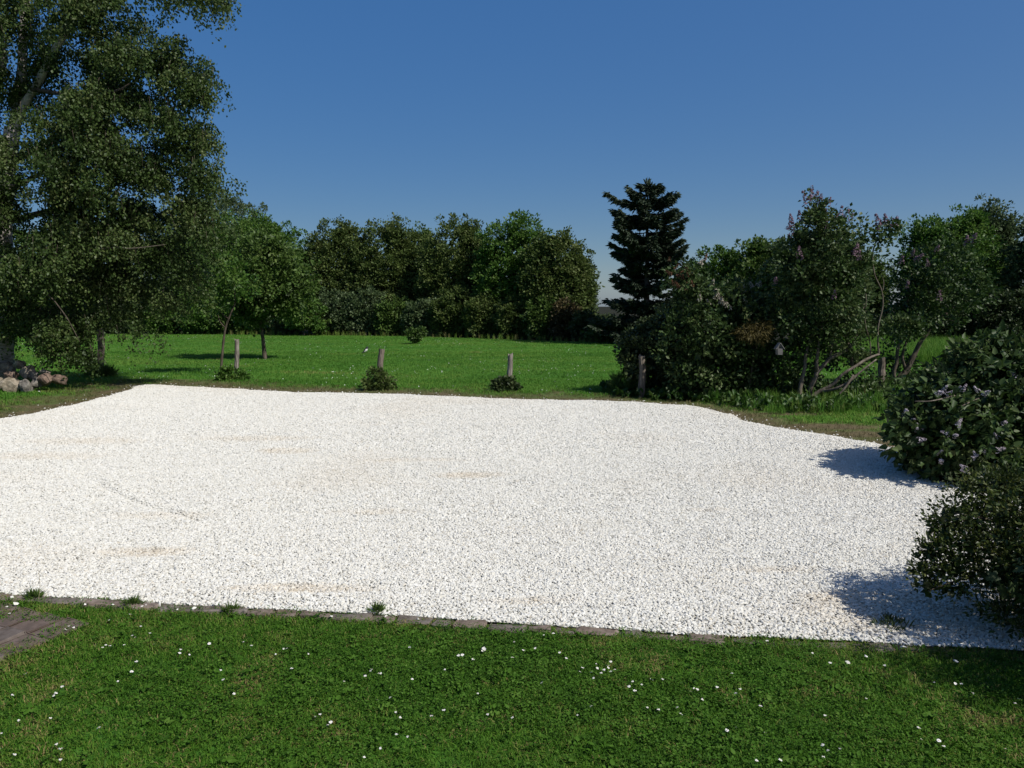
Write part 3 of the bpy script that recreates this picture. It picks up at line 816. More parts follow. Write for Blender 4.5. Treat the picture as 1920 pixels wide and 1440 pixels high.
# ---- the big weeping birch on the left
def birch():
    reseed('birch 4')
    d = 22.0
    fx, fy = at(-6, 700, d)[0], d
    root = empty('birch_tree', (fx, fy, 0), 'big weeping birch with hanging leafy strands and pale limbs on the left', 'tree')
    og = (fx, fy, 0)
    def q(px, py, dd): return np.array(at(px, py, d + dd))
    link('trunk', tubes_mesh('trunk', [tube_np([np.array((fx, fy, -.2)), q(-2, 640, 0), q(4, 540, 0), q(2, 430, .1), q(12, 320, .2), q(24, 240, .2)], [.44, .36, .32, .28, .24, .2], 12, .08)], bark_birch, og), root)
    limbs = [([(22, 250, .2), (45, 190, 0), (66, 155, -.2), (94, 105, -.4), (118, 70, -.5), (146, 20, -.6), (160, -60, -.6)], [.13, .11, .10, .09, .085, .08, .06]),
             ([(24, 250, .2), (38, 150, .4), (43, 60, .6), (47, 0, .6), (52, -90, .7)], [.16, .13, .11, .10, .08]),
             ([(10, 330, .2), (-10, 220, .2), (2, 110, .2), (-4, 60, .2), (30, 22, 0), (45, 5, 0)], [.15, .12, .10, .09, .07, .06]),
             ([(3, 470, 0), (90, 458, -.6), (170, 467, -1.1), (215, 465, -1.3), (250, 463, -1.4), (312, 456, -1.4)], [.05, .036, .022, .016, .006]),
             ([(10, 360, .1), (120, 300, .4), (210, 250, .8), (290, 190, .9), (340, 160, .9)], [.07, .05, .035, .02, .008]),
             ([(60, 165, -.2), (140, 180, -.8), (215, 172, -1.2), (245, 160, -1.3)], [.06, .045, .03, .015]),
             ([(14, 310, .2), (160, 230, .8), (280, 200, 1.2), (370, 250, 1.4)], [.09, .07, .04, .012]),
             ([(4, 420, .1), (140, 380, .8), (260, 330, 1.2), (380, 330, 1.4)], [.09, .07, .04, .012]),
             ([(150, -10, -.6), (260, -60, -1.0), (360, -40, -1.2), (440, 5, -1.2)], [.06, .05, .03, .012]),
             ([(4, 530, 0), (70, 540, -1.3), (120, 585, -1.9), (150, 640, -2.0)], [.03, .022, .014, .006]),
             ([(4, 500, 0), (130, 480, .5), (230, 520, .4), (280, 570, .2)], [.07, .05, .03, .01])]
    for li, (pts, rad) in enumerate(limbs):
        link('limb', tubes_mesh('limb', [tube_np(np.array([q(*p_) for p_ in pts]) + rng.normal(size=(len(pts), 3)) * .03, rad, 7, .1)], bark_birch if li < 3 else (bark_pale if li == 3 else bark), og), root)
    Es = [(70, 40, 190, 110, 1.6, 0), (140, 150, 120, 90, 1.2, .8), (290, 150, 105, 62, 1.4, -.3), (395, 165, 40, 26, .8, -.6), (335, 105, 50, 34, .8, -.3), (230, 250, 160, 85, 1.8, -.2), (60, 330, 170, 110, 2.0, -.8), (370, 268, 36, 36, .8, -.4), (250, 350, 155, 85, 1.8, 0),
          (378, 345, 38, 40, .8, -.4), (60, 470, 160, 80, 2.0, -.6), (270, 450, 120, 75, 1.6, .2), (375, 420, 42, 48, .8, -.2), (60, 560, 110, 60, 1.5, .6), (230, 545, 90, 50, 1.2, .5), (345, 500, 48, 42, .9, .2), (340, 560, 30, 30, .6, .2),
          (120, 610, 52, 46, .8, -.6), (95, 650, 34, 26, .5, -.7), (150, 655, 22, 30, .3, -.6), (272, 610, 22, 36, .4, -.4), (30, 590, 60, 46, 1.0, -.5), (-120, 250, 120, 300, 2.5, 0), (180, 30, 60, 60, 1.0, -.5), (330, -25, 80, 26, .8, -1.), (415, -5, 34, 20, .6, -1.1)]
    E = np.array([ell(a, b, d + e, rx, rz, ry) for a, b, rx, rz, ry, e in Es])
    wgt = E[:, 3] * E[:, 5]; wgt /= wgt.sum()
    nb, ns = 520, 18
    kb = np.searchsorted(np.cumsum(wgt), (np.arange(nb) + rng.random(nb)) / nb).clip(0, len(E) - 1)
    ub = unit(rng.normal(size=(nb, 3)))
    fb = (ub[:, 1] > .2) & (rng.random(nb) < .5); ub[fb, 1] *= -1
    sb = 1 - .6 * rng.random(nb) ** 1.3
    Cb = E[kb, :3] + ub * E[kb, 3:6] * sb[:, None]
    Rb = .32 + .38 * rng.random(nb)
    tb = rng.normal(size=nb) * .12
    n = nb * ns
    rr = np.sqrt(rng.random((nb, ns))); aa = rng.random((nb, ns)) * 6.283
    C = Cb[:, None, :] + np.stack([rr * np.cos(aa) * Rb[:, None], rr * np.sin(aa) * Rb[:, None], .55 * Rb[:, None] * (1 - rr ** 2)], -1)
    C = C.reshape(-1, 3); u = np.repeat(ub, ns, 0); rr = rr.ravel(); tb = np.repeat(tb, ns)
    # see-through windows in the crown where the sky shows
    hol = [(60, 130, 30), (115, 185, 24), (165, 158, 26), (20, 125, 16), (180, 95, 18), (85, 345, 22), (255, 262, 10), (290, 285, 14), (335, 340, 12), (300, 385, 14), (180, 175, 14)]
    px = C[:, 0] / C[:, 1] * F + 960; py = 570 - (C[:, 2] - CAMH) / C[:, 1] * F * .995
    ok = np.ones(n, bool)
    for hx, hy, hr in hol: ok &= ((px - hx) ** 2 + (py + 14 - hy) ** 2 > (hr * 1.15) ** 2) | (rng.random(n) < .12)
    C, u, rr, tb = C[ok], u[ok], rr[ok], tb[ok]; n = len(C)
    per = 29
    ln = .15 + .25 * rng.random(n) + .75 * rr * rng.random(n) ** 1.4
    t = rng.random((n, per))
    sway = rng.normal(size=(n, 1, 3)) * .12; sway[..., 2] = 0
    P = C[:, None, :] + sway * t[..., None] + rng.normal(size=(n, per, 3)) * np.array([.075, .075, .05])
    P[..., 2] -= t * ln[:, None]
    P = P.reshape(-1, 3)
    A = unit(rng.normal(size=P.shape) * .6 + np.array([0, 0, -.75]))
    tn = (.47 + tb[:, None] + rng.normal(size=(n, 1)) * .08 + rng.normal(size=(n, per)) * .15).ravel()
    keep = P[:, 2] > .22 + .15 * rng.random(len(P))
    P, A, tn = P[keep], A[keep], tn[keep]
    sz = .75 + .5 * rng.random(len(P))
    V, Fc, m = leaves_np(P, A, .078 * sz, .058 * sz, .35, .12)
    link('crown', mesh_np('crown', V, Fc, LM['birch'], np.repeat(np.clip(tn, 0, 1), m), origin=og), root)
    tw = []
    for i in range(0, n, 7):
        c = C[i]; tw.append(tube_np(np.array([c + np.array([0, 0, .3 * ln[i]]), c + sway[i, 0] * .5 - np.array([0, 0, .3 * ln[i]]), c + sway[i, 0] - np.array([0, 0, .68 * ln[i]])]), [.006, .004, .002], 3, 0, 2))
    link('twigs', tubes_mesh('twigs', tw, bark, og), root)
birch()

# ---- lilac flowers
reseed('flowers')
def panicle_mesh(name, mat, L, Rr, n):
    z = rng.random(n) ** .8
    a = rng.random(n) * 6.283
    r = Rr * (1 - z * .75) * (.75 + .35 * rng.random(n))
    P = np.stack([r * np.cos(a), r * np.sin(a), z * L], 1)
    O = unit(np.stack([np.cos(a), np.sin(a), .4 + .6 * z], 1) + rng.normal(size=(n, 3)) * .25)
    S1 = unit(np.cross(O, rng.normal(size=(n, 3)))); S2 = np.cross(O, S1)
    h = Rr * .26
    V = np.stack([P + S1 * h, P + S2 * h, P - S1 * h, P - S2 * h], 1).reshape(-1, 3)
    Fc = np.arange(4 * n, dtype=np.int32).reshape(-1, 4)
    return mesh_np(name, V, Fc, mat, np.clip(.5 + rng.normal(size=n) * .25, 0, 1))
pan_pale = [panicle_mesh('flower_panicle', flower_pale, .15, .05, 70) for _ in range(3)]
pan_purple = [panicle_mesh('flower_panicle', flower_purple, .20, .055, 60) for _ in range(3)]
pan_white = [panicle_mesh('flower_panicle', flower_white, .17, .055, 60) for _ in range(2)]
pan_rust = [panicle_mesh('flower_panicle', flower_rust, .18, .06, 60) for _ in range(2)]
def flowers(root, spots, meshes, up=1.0, sc=1.0):
    for (x, y, z) in spots:
        o = link('flower_panicle', meshes[int(rng.integers(0, len(meshes)))], root)
        o.location = Vector((x, y, z)) - root.location
        dv = Vector((rng.normal() * .5, -.3 + rng.normal() * .5, up + rng.normal() * .3)).normalized()
        o.rotation_euler = dv.to_track_quat('Z', 'Y').to_euler()
        k = sc * (.75 + .5 * rng.random()); o.scale = (k, k, k)

# ---- the tall lilac with bare crooked limbs
D = 18.6
def q(px, py, dd=0.): return at(px, py, D + dd)
fl = (at(1515, 755, D)[0], D)
stems = [([(fl[0], fl[1], -.1), q(1522, 746), q(1533, 736), q(1560, 722, -.1), q(1580, 702, -.2), q(1602, 688, -.2), q(1626, 673, -.1), q(1648, 664, 0)], [.085, .065, .05, .042, .038, .034, .030, .026]),
         ([q(1541, 734), q(1566, 729, -.3), q(1592, 716, -.4), q(1610, 700, -.4), q(1626, 687, -.4), q(1643, 674, -.3)], [.04, .032, .028, .026, .022, .016]),
         ([q(1572, 741, -.5), q(1588, 722, -.5), q(1600, 703, -.45)], [.028, .026, .026]),
         ([(fl[0] + .02, fl[1] + .1, -.1), q(1519, 730, .1), q(1528, 708, .1), q(1533, 697, .1), q(1545, 684, .1), q(1556, 672, .1), q(1573, 664, .1), q(1588, 656, .1), q(1598, 646, .1), q(1612, 615, .1), q(1620, 570, .1)], [.08, .065, .06, .055, .05, .045, .04, .036, .032, .025, .012]),
         ([q(1532, 697, .1), q(1531, 684, 0), q(1532, 672, 0), q(1536, 640, 0), q(1545, 590, 0)], [.045, .042, .04, .03, .015]),
         ([(at(1497, 752, D)[0], D + .05, -.1), q(1499, 735), q(1503, 712), q(1508, 692), q(1512, 660), q(1523, 632), q(1530, 600)], [.07, .055, .05, .045, .035, .028, .015]),
         ([q(1556, 672, .1), q(1562, 640, .1), q(1575, 616, .1), q(1586, 600, .1)], [.03, .025, .02, .012]),
         ([q(1648, 664), q(1646, 640), q(1647, 610), q(1655, 575), q(1653, 545), q(1640, 515), q(1636, 480), q(1642, 455), q(1655, 445)], [.025, .02, .018, .018, .017, .017, .016, .016, .008]),
         ([q(1632, 668), q(1631, 640), q(1622, 605), q(1624, 560), q(1620, 530)], [.018, .014, .013, .012, .006]),
         ([q(1655, 545), q(1657, 530), q(1655, 520)], [.014, .010, .004]),
         ([q(1600, 690, .4), q(1580, 600, .5), q(1560, 520, .4), q(1540, 430, .2), q(1528, 385, 0)], [.05, .04, .03, .02, .006])]
stems = [(np.array(a), b) for a, b in stems]
ells = [ell(1560, 470, D, 92, 66, 1.0), ell(1530, 430, D, 42, 40, .5), ell(1500, 500, D, 62, 60, .8), ell(1585, 520, D, 45, 56, .7), ell(1540, 570, D, 80, 56, .9), ell(1480, 590, D, 36, 44, .5), ell(1575, 625, D + .1, 60, 34, .6),
        ell(1528, 385, D, 20, 20, .25), ell(1515, 640, D + .3, 36, 40, .4), ell(1500, 700, D + .4, 30, 34, .3), ell(1592, 670, D + .6, 40, 24, .4), ell(1480, 680, D + .1, 26, 40, .35), ell(1610, 735, D + .5, 60, 30, .4),
        ell(1662, 431, D, 20, 10, .2), ell(1668, 428, D, 16, 9, .2), ell(1650, 446, D, 12, 10, .2), ell(1690, 620, D + .5, 40, 30, .4)]
root = make_plant('lilac_tree', 'tall old lilac with crooked bare limbs and dark purple flowers at the top', 'lilac', fl, ells, LM['lilac'], 820, 26, .18, .09, .065, crown_name='foliage', stems=stems, barkm=bark_pale, inner=.65, spread=.42, tone=.50, tvar=.17)
spots = [q(1522, 372), q(1513, 378), q(1528, 380), q(1535, 385), q(1552, 388), q(1509, 390), q(1518, 398), q(1540, 398), q(1526, 408), q(1485, 425), q(1478, 432), q(1500, 420), q(1513, 415), q(1540, 412), q(1575, 408), q(1583, 414), q(1590, 420), q(1565, 420),
         q(1648, 425), q(1656, 422), q(1664, 424), q(1672, 425), q(1680, 428), q(1645, 434), q(1668, 436), q(1500, 485, -.8), q(1455, 530, -.4), q(1563, 560, -.9), q(1600, 480, -.8), q(1610, 490, -.8), q(1480, 445, -.3), q(1550, 430, -.5)]
flowers(root, [tuple(s_) for s_ in spots], pan_purple, 1.2, 1.35)

# ---- second lilac, right of it
D = 22.0
fl = (at(1690, 716, D)[0], D)
stems = [([(fl[0], fl[1], -.1), q(1684, 712), q(1700, 695), q(1712, 670), q(1727, 640), q(1740, 622), q(1752, 606), q(1775, 588), q(1800, 560), q(1815, 530)], [.09, .085, .08, .07, .06, .055, .045, .035, .02, .008]),
         ([(fl[0] - .1, fl[1], -.1), q(1676, 700), q(1681, 680), q(1683, 655), q(1690, 620), q(1700, 570), q(1710, 510)], [.06, .055, .05, .045, .035, .025, .008]),
         ([q(1700, 695), q(1692, 672), q(1700, 640), q(1722, 602), q(1740, 560)], [.05, .04, .03, .02, .008]),
         ([q(1740, 622), q(1748, 600), q(1765, 603), q(1790, 600)], [.025, .015, .008, .004]),
         ([q(1775, 588), q(1778, 560), q(1772, 520), q(1780, 470)], [.02, .015, .012, .005])]
stems = [(np.array(a), b) for a, b in stems]
ells = [ell(1740, 560, D, 70, 60, .9), ell(1770, 500, D, 60, 56, .8), ell(1716, 548, D, 32, 38, .5), ell(1730, 600, D, 60, 34, .6), ell(1700, 610, D - .3, 40, 30, .5), ell(1820, 540, D, 40, 50, .6), ell(1670, 660, D + .2, 26, 20, .4), ell(1690, 690, D + .3, 26, 26, .3), ell(1650, 730, D - .6, 60, 34, .5)]
root = make_plant('lilac_tree', 'second lilac with one arching dark limb in front of the tall grass', 'lilac', fl, ells, LM['lilac'], 360, 22, .24, .10, .07, crown_name='foliage', stems=stems, barkm=bark, inner=.7, spread=.4, tone=.36, tvar=.17)
spots = [q(1710, 480, -.5), q(1690, 495, -.5), q(1715, 488, -.6), q(1820, 455, -.4), q(1812, 460, -.4), q(1740, 500, -.8), q(1700, 540, -.7), q(1760, 565, -.9), q(1755, 470, -.5)]
flowers(root, [tuple(s_) for s_ in spots], pan_purple, .8, 1.4)

# ---- weathered post among the lilac stems is built with the fence below

# ---- the large mixed shrub left of the tall lilac
D = 19.6
fl = (at(1370, 745, D)[0], D)
ells = [ell(1350, 620, D, 92, 92, 1.3), ell(1300, 650, D - .3, 70, 76, 1.1), ell(1400, 660, D - .2, 62, 84, 1.0), ell(1330, 560, D, 66, 52, .9), ell(1290, 530, D, 40, 38, .6), ell(1400, 580, D, 50, 50, .8), ell(1330, 700, D - .5, 80, 50, .8), ell(1430, 600, D, 30, 50, .5), ell(1425, 700, D - .5, 40, 50, .6)]
root = make_plant('flowering_shrub', 'large dark shrub with faded white and rusty flowers along its top', 'shrub', fl, ells, LM['lilac'], 820, 26, .20, .095, .065, crown_name='foliage', barkm=bark, inner=.6, spread=.42, tone=.42, core=900,
                  stems=[(np.array([(fl[0] + k, fl[1], -.1), (fl[0] + k * 1.4, fl[1], .9), (fl[0] + k * 2, fl[1], 1.8)]), [.05, .04, .015]) for k in (-.8, -.4, 0, .35, .7)], tvar=.2)
flowers(root, [at(x, y, D - e) for x, y, e in ((1335, 535, .3), (1342, 545, .5), (1345, 552, .6), (1338, 560, .7), (1347, 562, .6), (1350, 570, .7), (1330, 570, .7), (1360, 575, .7), (1388, 552, .5), (1396, 548, .4), (1418, 535, .3), (1425, 540, .3), (1412, 540, .3), (1370, 580, .7), (1310, 565, .7), (1400, 570, .5), (1318, 498, .2), (1310, 495, .2))], pan_white, 1, 1.1)
flowers(root, [at(x, y, D - e) for x, y, e in ((1265, 505, .1), (1275, 500, .1), (1285, 510, .2), (1270, 520, .3), (1280, 525, .4), (1290, 520, .4), (1260, 515, .2), (1298, 538, .6), (1255, 490, 0), (1300, 515, .3), (1275, 540, .5), (1320, 490, .1), (1264, 535, .4), (1285, 545, .5))], pan_rust, 1, 1.0)
fl2 = (at(1215, 725, 20.5)[0], 20.5)
ells = [ell(1225, 660, 20.5, 52, 62, .9), ell(1195, 655, 20.2, 34, 34, .6), ell(1255, 690, 20.2, 50, 46, .9), ell(1190, 690, 20.0, 20, 22, .4), ell(1250, 620, 20.6, 44, 40, .8), ell(1180, 665, 20.2, 16, 14, .3)]
make_plant('low_shrub', 'dark spreading shrub leaning over the fence post at the lawn edge', 'shrub', fl2, ells, LM['dark'], 440, 26, .19, .10, .07, crown_name='foliage', barkm=bark, inner=.6, spread=.42, tone=.5, core=500,
           stems=[(np.array([(fl2[0] + k, fl2[1], -.1), (fl2[0] + k * 1.2, fl2[1], .6), (fl2[0] + k * 1.8, fl2[1], 1.2)]), [.04, .03, .012]) for k in (-.3, 0, .4)], tvar=.2)
fl3 = (at(1410, 640, 18.7)[0], 18.9)
# ---- dry yellow tangle hanging in the shrub above the nest box
make_plant('dry_tangle', 'yellowish dry twiggy tangle in the dark shrub left of the nest box', 'shrub', fl3, [ell(1410, 625, 18.4, 28, 17, .3), ell(1425, 618, 18.4, 20, 14, .3)], LM['dry'], 90, 18, .13, .10, .02, crown_name='foliage', droop=.7,
           stems=[(np.array([(fl3[0], fl3[1], -.05), (fl3[0] + .05, fl3[1] - .1, .8), (fl3[0] + .1, 18.5, 1.5)]), [.03, .02, .008])])

# ---- near lilac bush with pale flowers
D = 10.6
fl = (at(1820, 890, D)[0], D)
ells = [ell(1800, 790, D - .2, 110, 92, .8), ell(1880, 760, D, 120, 120, .9), ell(1760, 830, D - .5, 80, 60, .6), ell(1840, 850, D - .7, 90, 56, .6), ell(1740, 760, D, 60, 44, .5), ell(1850, 680, D + .3, 70, 44, .6), ell(1900, 660, D + .3, 60, 34, .6), ell(1705, 800, D - .3, 26, 50, .35), ell(1960, 800, D - .2, 100, 120, .9), ell(1790, 715, D + .2, 50, 34, .5)]
stems = [(np.array([(fl[0] + k * .15, fl[1], -.1), (fl[0] + k * .5, fl[1] - .1, .5), (fl[0] + k * .9, fl[1] - .2, 1.1)]), [.03, .022, .008]) for k in (-1, -.6, -.2, .2, .6, 1)]
stems += [(np.array([at(1715, 752, D - .6), at(1745, 752, D - .7), at(1790, 742, D - .6)]), [.006, .008, .01]), (np.array([at(1795, 766, D - .9), at(1812, 757, D - .9), at(1840, 745, D - .5)]), [.005, .007, .009])]
root = make_plant('lilac_bush', 'broad leafy lilac bush with pale mauve flowers beside the right gravel edge', 'lilac', fl, ells, LM['lilac'], 900, 17, .15, .10, .068, crown_name='foliage', barkm=bark_pale, stems=stems, inner=.62, spread=.46, tone=.42, tvar=.18, heart=True, up=.5, droop=.25, core=350)
fp = [(1768, 735, .62), (1758, 738, .62), (1775, 740, .66), (1800, 730, .5), (1805, 733, .5), (1698, 770, .4), (1703, 776, .45), (1690, 780, .4), (1708, 790, .5), (1720, 798, .6), (1722, 804, .6), (1715, 806, .6), (1795, 800, 1.0), (1799, 795, 1.0), (1790, 818, 1.05), (1780, 815, 1.0),
      (1885, 793, .95), (1878, 797, .95), (1904, 705, .4), (1902, 700, .4), (1872, 822, 1.1), (1830, 858, 1.25), (1823, 860, 1.25), (1850, 850, 1.25), (1868, 845, 1.2), (1820, 885, 1.3), (1812, 880, 1.3), (1845, 740, .75), (1835, 735, .7), (1765, 865, 1.1), (1755, 850, 1.0), (1720, 825, .8)]
flowers(root, [at(x, y, D - e) for x, y, e in fp], pan_pale, .5, .66)

# ---- near bush at the right edge, twigs reaching over the gravel
D = 5.5
fl = (at(2060, 1190, 5.4)[0], 5.4)
ells = [ell(2020, 1010, 5.6, 180, 120, .7), ell(1930, 960, 5.75, 90, 70, .42), ell(1850, 990, 5.6, 60, 60, .3), ell(1900, 1040, 5.4, 90, 60, .4), ell(1810, 1030, 5.4, 46, 38, .22), ell(1850, 1080, 5.35, 60, 30, .26), ell(1770, 1065, 5.4, 36, 22, .16), ell(1725, 1068, 5.4, 26, 12, .10),
        ell(1795, 965, 5.6, 34, 22, .16), ell(1740, 1100, 5.3, 30, 14, .12), ell(1790, 1100, 5.25, 30, 12, .12), ell(1960, 1120, 5.2, 70, 60, .42), ell(1770, 1010, 5.5, 26, 16, .12), ell(2120, 1000, 5.0, 200, 190, .7), (4.15, 4.3, .9, .95, .6, .8),
        ell(1830, 930, 5.75, 55, 32, .26), ell(1880, 905, 5.75, 60, 32, .3), ell(1770, 985, 5.6, 34, 26, .18), ell(1745, 1035, 5.5, 30, 24, .15), ell(1890, 1150, 5.2, 70, 46, .34), ell(1900, 1080, 5.3, 60, 50, .3)]
stems = [(np.array([(fl[0], fl[1], -.1), at(1990, 1120, 5.35), at(1900, 1090, 5.35), at(1830, 1080, 5.35), at(1790, 1090, 5.3), at(1740, 1108, 5.28)]), [.035, .025, .016, .010, .007, .003]),
         (np.array([at(1990, 1120, 5.35), at(1900, 1050, 5.45), at(1830, 1050, 5.45), at(1770, 1064, 5.4), at(1700, 1068, 5.4)]), [.02, .014, .010, .006, .002]),
         (np.array([at(1990, 1120, 5.35), at(1940, 1030, 5.6), at(1870, 980, 5.6), at(1790, 962, 5.6)]), [.022, .015, .010, .003]),
         (np.array([(fl[0] + .2, fl[1], -.1), at(2060, 1050, 5.5), at(2010, 940, 5.6)]), [.03, .02, .006])]
root = make_plant('overhanging_bush', 'small leaved bush at the right picture edge, its twigs hanging over the gravel', 'bush', fl, ells, LM['box'], 2300, 24, .085, .034, .018, crown_name='foliage', barkm=bark, stems=stems, inner=.7, spread=.55, tone=.48, tvar=.17, core=500)
# maple leaves hanging out of it
def maple_leaf(name, mat, size):
    pts = []
    for i in range(20):
        a = -math.pi / 2 + i * 2 * math.pi / 20
        r = size * (.5 if i % 4 else .62) * (1 - .35 * (i % 4 == 2)) * (.35 if i == 0 else 1)
        pts.append((r * math.cos(a), r * math.sin(a), rng.normal() * size * .02))
    V = [(0, 0, size * .04)] + pts
    return mesh_np(name, V, [(0, 1 + i, 1 + (i + 1) % 20) for i in range(20)], mat, np.full(20, .45))
for x, y, dd, sc in ((1862, 1082, 5.0, .85), (1880, 1108, 4.95, 1.1), (1900, 1104, 4.95, 1.0), (1910, 1068, 5.0, .7), (1915, 1125, 4.9, .95)):
    o = link('maple_leaf', maple_leaf('maple_leaf', LM['dark'], .10 * sc), root)
    o.location = Vector(at(x, y, dd)) - root.location
    o.rotation_euler = (R(70) + rng.normal() * .4, rng.normal() * .5, rng.normal() * .8)

# ================================================================== FENCE POSTS, ROCKS, SMALL THINGS
reseed('posts')
wood = noise_mat('weathered_wood', [(.06, .05, .042), (.20, .175, .15), (.36, .325, .285)], scale=(26, 26, 3.5), bump=.9, bdist=.012)
wood_d = noise_mat('weathered_wood_brown', [(.045, .035, .028), (.14, .115, .09), (.26, .22, .175)], scale=(26, 26, 3.5), bump=.9, bdist=.012)
posts = [  # top px, foot px, dist, radius, material, label
    ((187, 618), (190, 694), 25.5, .11, wood_d, 'grey fence post beside the hanging birch strands'),
    ((444, 637), (443, 708), 24.5, .072, wood, 'slim grey fence post next to the leaning sapling'),
    ((716, 656), (710, 733), 21.6, .085, wood_d, 'split dark topped fence post wrapped in weeds'),
    ((957, 664), (954, 729), 21.6, .078, wood, 'leaning pale fence post with ivy round its foot'),
    ((1203, 668), (1205, 744), 19.4, .088, wood_d, 'fence post with a mossy top at the left end of the shrubs'),
    ((1653, 672), (1655, 712), 21.6, .10, wood_d, 'short thick post standing among the lilac stems'),
]
for (tp, ft, d, r, m, lb) in posts:
    t_ = np.array(at(*tp, d)); f_ = np.array(at(*ft, d)); f_[2] = -.25
    f_[0] += (t_[0] - f_[0]) * .0
    bend = rng.normal(size=3) * .012
    V, Fq = tube_np(np.array([f_, f_ + (t_ - f_) * .35 + bend, f_ + (t_ - f_) * .7 - bend, t_]), [r * 1.05, r * 1.0, r * .97, r * .9], 11, .09, 4)
    V[-2] = t_ + np.array([0, 0, -.01])
    top = V[-2 - 11:-2]; top[:, 2] += rng.normal(size=11) * .022
    o = link('fence_post', tubes_mesh('fence_post', [(V, Fq)], m, (f_[0], f_[1], 0)))
    o.location = (f_[0], f_[1], 0)
    for q_ in o.data.polygons: q_.use_smooth = False
    tag(o, lb, 'post', 'old fence posts along the far side of the gravel')

# plants round the post feet
weed_m = {'ivy': LM['olive'], 'green': LM['bright'], 'dry': LM['dry']}
for (x, y, d, rx, h, mk, lb, drp) in ((707, 720, 21.2, 25, 21, 'olive', 'tangled weeds climbing the split fence post', .1), (948, 724, 21.0, 21, 13, 'dark', 'round ivy clump at the foot of the pale leaning post', .1),
                                      (432, 707, 24.0, 26, 11, 'bright', 'leafy weeds at the foot of the slim fence post', .1), (190, 697, 25.0, 20, 8, 'green', 'grassy weeds at the foot of the post by the birch', -.6), (1176, 722, 20.2, 26, 18, 'green', 'tall grass clump left of the mossy topped post', -.8)):
    c = at(x, y, d); s = d / F
    f = (c[0], d)
    hh = h * s * 2
    make_plant('weed_clump', lb, 'weeds', f, [(c[0], d, hh * .42, rx * s, .3, hh * .5), (c[0], d, hh * .2, rx * s * 1.3, .35, hh * .22)], LM[mk], 80, 20, .10, .085 if drp > 0 else .22, .06 if drp > 0 else .018, crown_name='foliage', droop=drp, zmin=0,
               stems=[(np.array([(f[0] + k * .1, d, -.03), (f[0] + k * .2, d, hh * .4), (f[0] + k * .3, d, hh * .8)]), [.012, .008, .004]) for k in (-1, 0, 1)])
# weeds in the gravel edge and along the kerb
for (x, y, rx, h, mk, lb) in ((1672, 1186, 30, 22, 'dark', 'green weed tuft growing in the gravel beneath the overhanging bush'), (706, 1152, 8, 10, 'green', 'small round weed on the edging stones in the middle'), (245, 1139, 13, 7, 'green', 'grass tuft hiding the edging stones near the left end'),
                              (60, 1124, 14, 7, 'green', 'grass tuft by the dry stalk on the left gravel corner'), (432, 1149, 12, 4, 'green', 'low grass tuft between long and short edging stones')):
    f = G(x, y); d = f[1]; s = d / F; hh = h * s
    make_plant('weed_tuft', lb, 'weed', f, [(f[0], d, hh * .5, rx * s, rx * s * .7, hh * .55)], LM[mk], 16, 14, .03, .055, .008, crown_name='foliage', droop=-.7, zmin=0,
               stems=[(np.array([(f[0], d, -.02), (f[0] + .01, d, hh * .4), (f[0] + .02, d, hh * .9)]), [.004, .003, .002])])
f = G(70, 1132)
st_m = noise_mat('dry_stalk', [(.22, .18, .10), (.36, .31, .20)], bump=0)
o = link('dry_stalk', tubes_mesh('dry_stalk', [tube_np([(0, 0, -.02), (.02, 0, .08), (.03, .0, .16), (.027, 0, .27)], [.0025, .002, .0018, .001], 5)] + [tube_np([(.028, 0, .19 + k * .02), (.034 + .01 * (k % 2) * 1 - .012 * ((k + 1) % 2), 0, .205 + k * .02)], [.0015, .002], 4) for k in range(4)], st_m))
o.location = (f[0], f[1], 0)
tag(o, 'thin dry grass stalk rising in front of the left gravel corner', 'grass stalk')

# ---- heap of rocks
reseed('rocks')
rock_m = [noise_mat('rock_cream', [(.09, .072, .052), (.26, .22, .165), (.40, .345, .28)], scale=(7, 7, 7), bump=1, bdist=.05),
          noise_mat('rock_grey', [(.05, .045, .040), (.16, .145, .125), (.29, .265, .23)], scale=(7, 7, 9), bump=1, bdist=.05),
          noise_mat('rock_reddish', [(.055, .04, .03), (.15, .105, .08), (.26, .19, .15)], scale=(7, 7, 7), bump=1, bdist=.05)]
rocks = [  # px centre, half sizes px, dist offset, material, label
    (22, 722, 15, 13, -.15, 0, 'large squarish cream rock at the front of the heap'),
    (50, 725, 13, 12, -.15, 1, 'grey and cream cracked rock right of the large cream one'),
    (-8, 722, 14, 12, 0, 0, 'cream rock at the picture edge, left end of the heap'),
    (68, 719, 10, 10, .05, 1, 'striped grey rock leaning behind the cracked one'),
    (86, 711, 13, 11, .1, 2, 'reddish rock with a pale rim in the heap'),
    (109, 713, 14, 8, .25, 2, 'low brown rock at the right tip of the heap'),
    (50, 698, 13, 11, .4, 0, 'yellowish rock in the second layer of the heap'),
    (34, 682, 11, 8, .6, 0, 'pale rock crowning the heap'),
    (10, 690, 16, 10, .6, 1, 'dark shaded rock below the birch trunk'),
    (22, 704, 13, 9, .25, 2, 'rust brown rock above the large cream one'),
    (64, 703, 9, 8, .4, 1, 'small grey rock wedged in the middle of the heap'),
    (84, 698, 9, 6, .45, 0, 'small jagged pale rock behind the reddish one'),
    (-16, 700, 16, 12, .5, 1, 'grey rock in the second layer at the picture edge'),
]
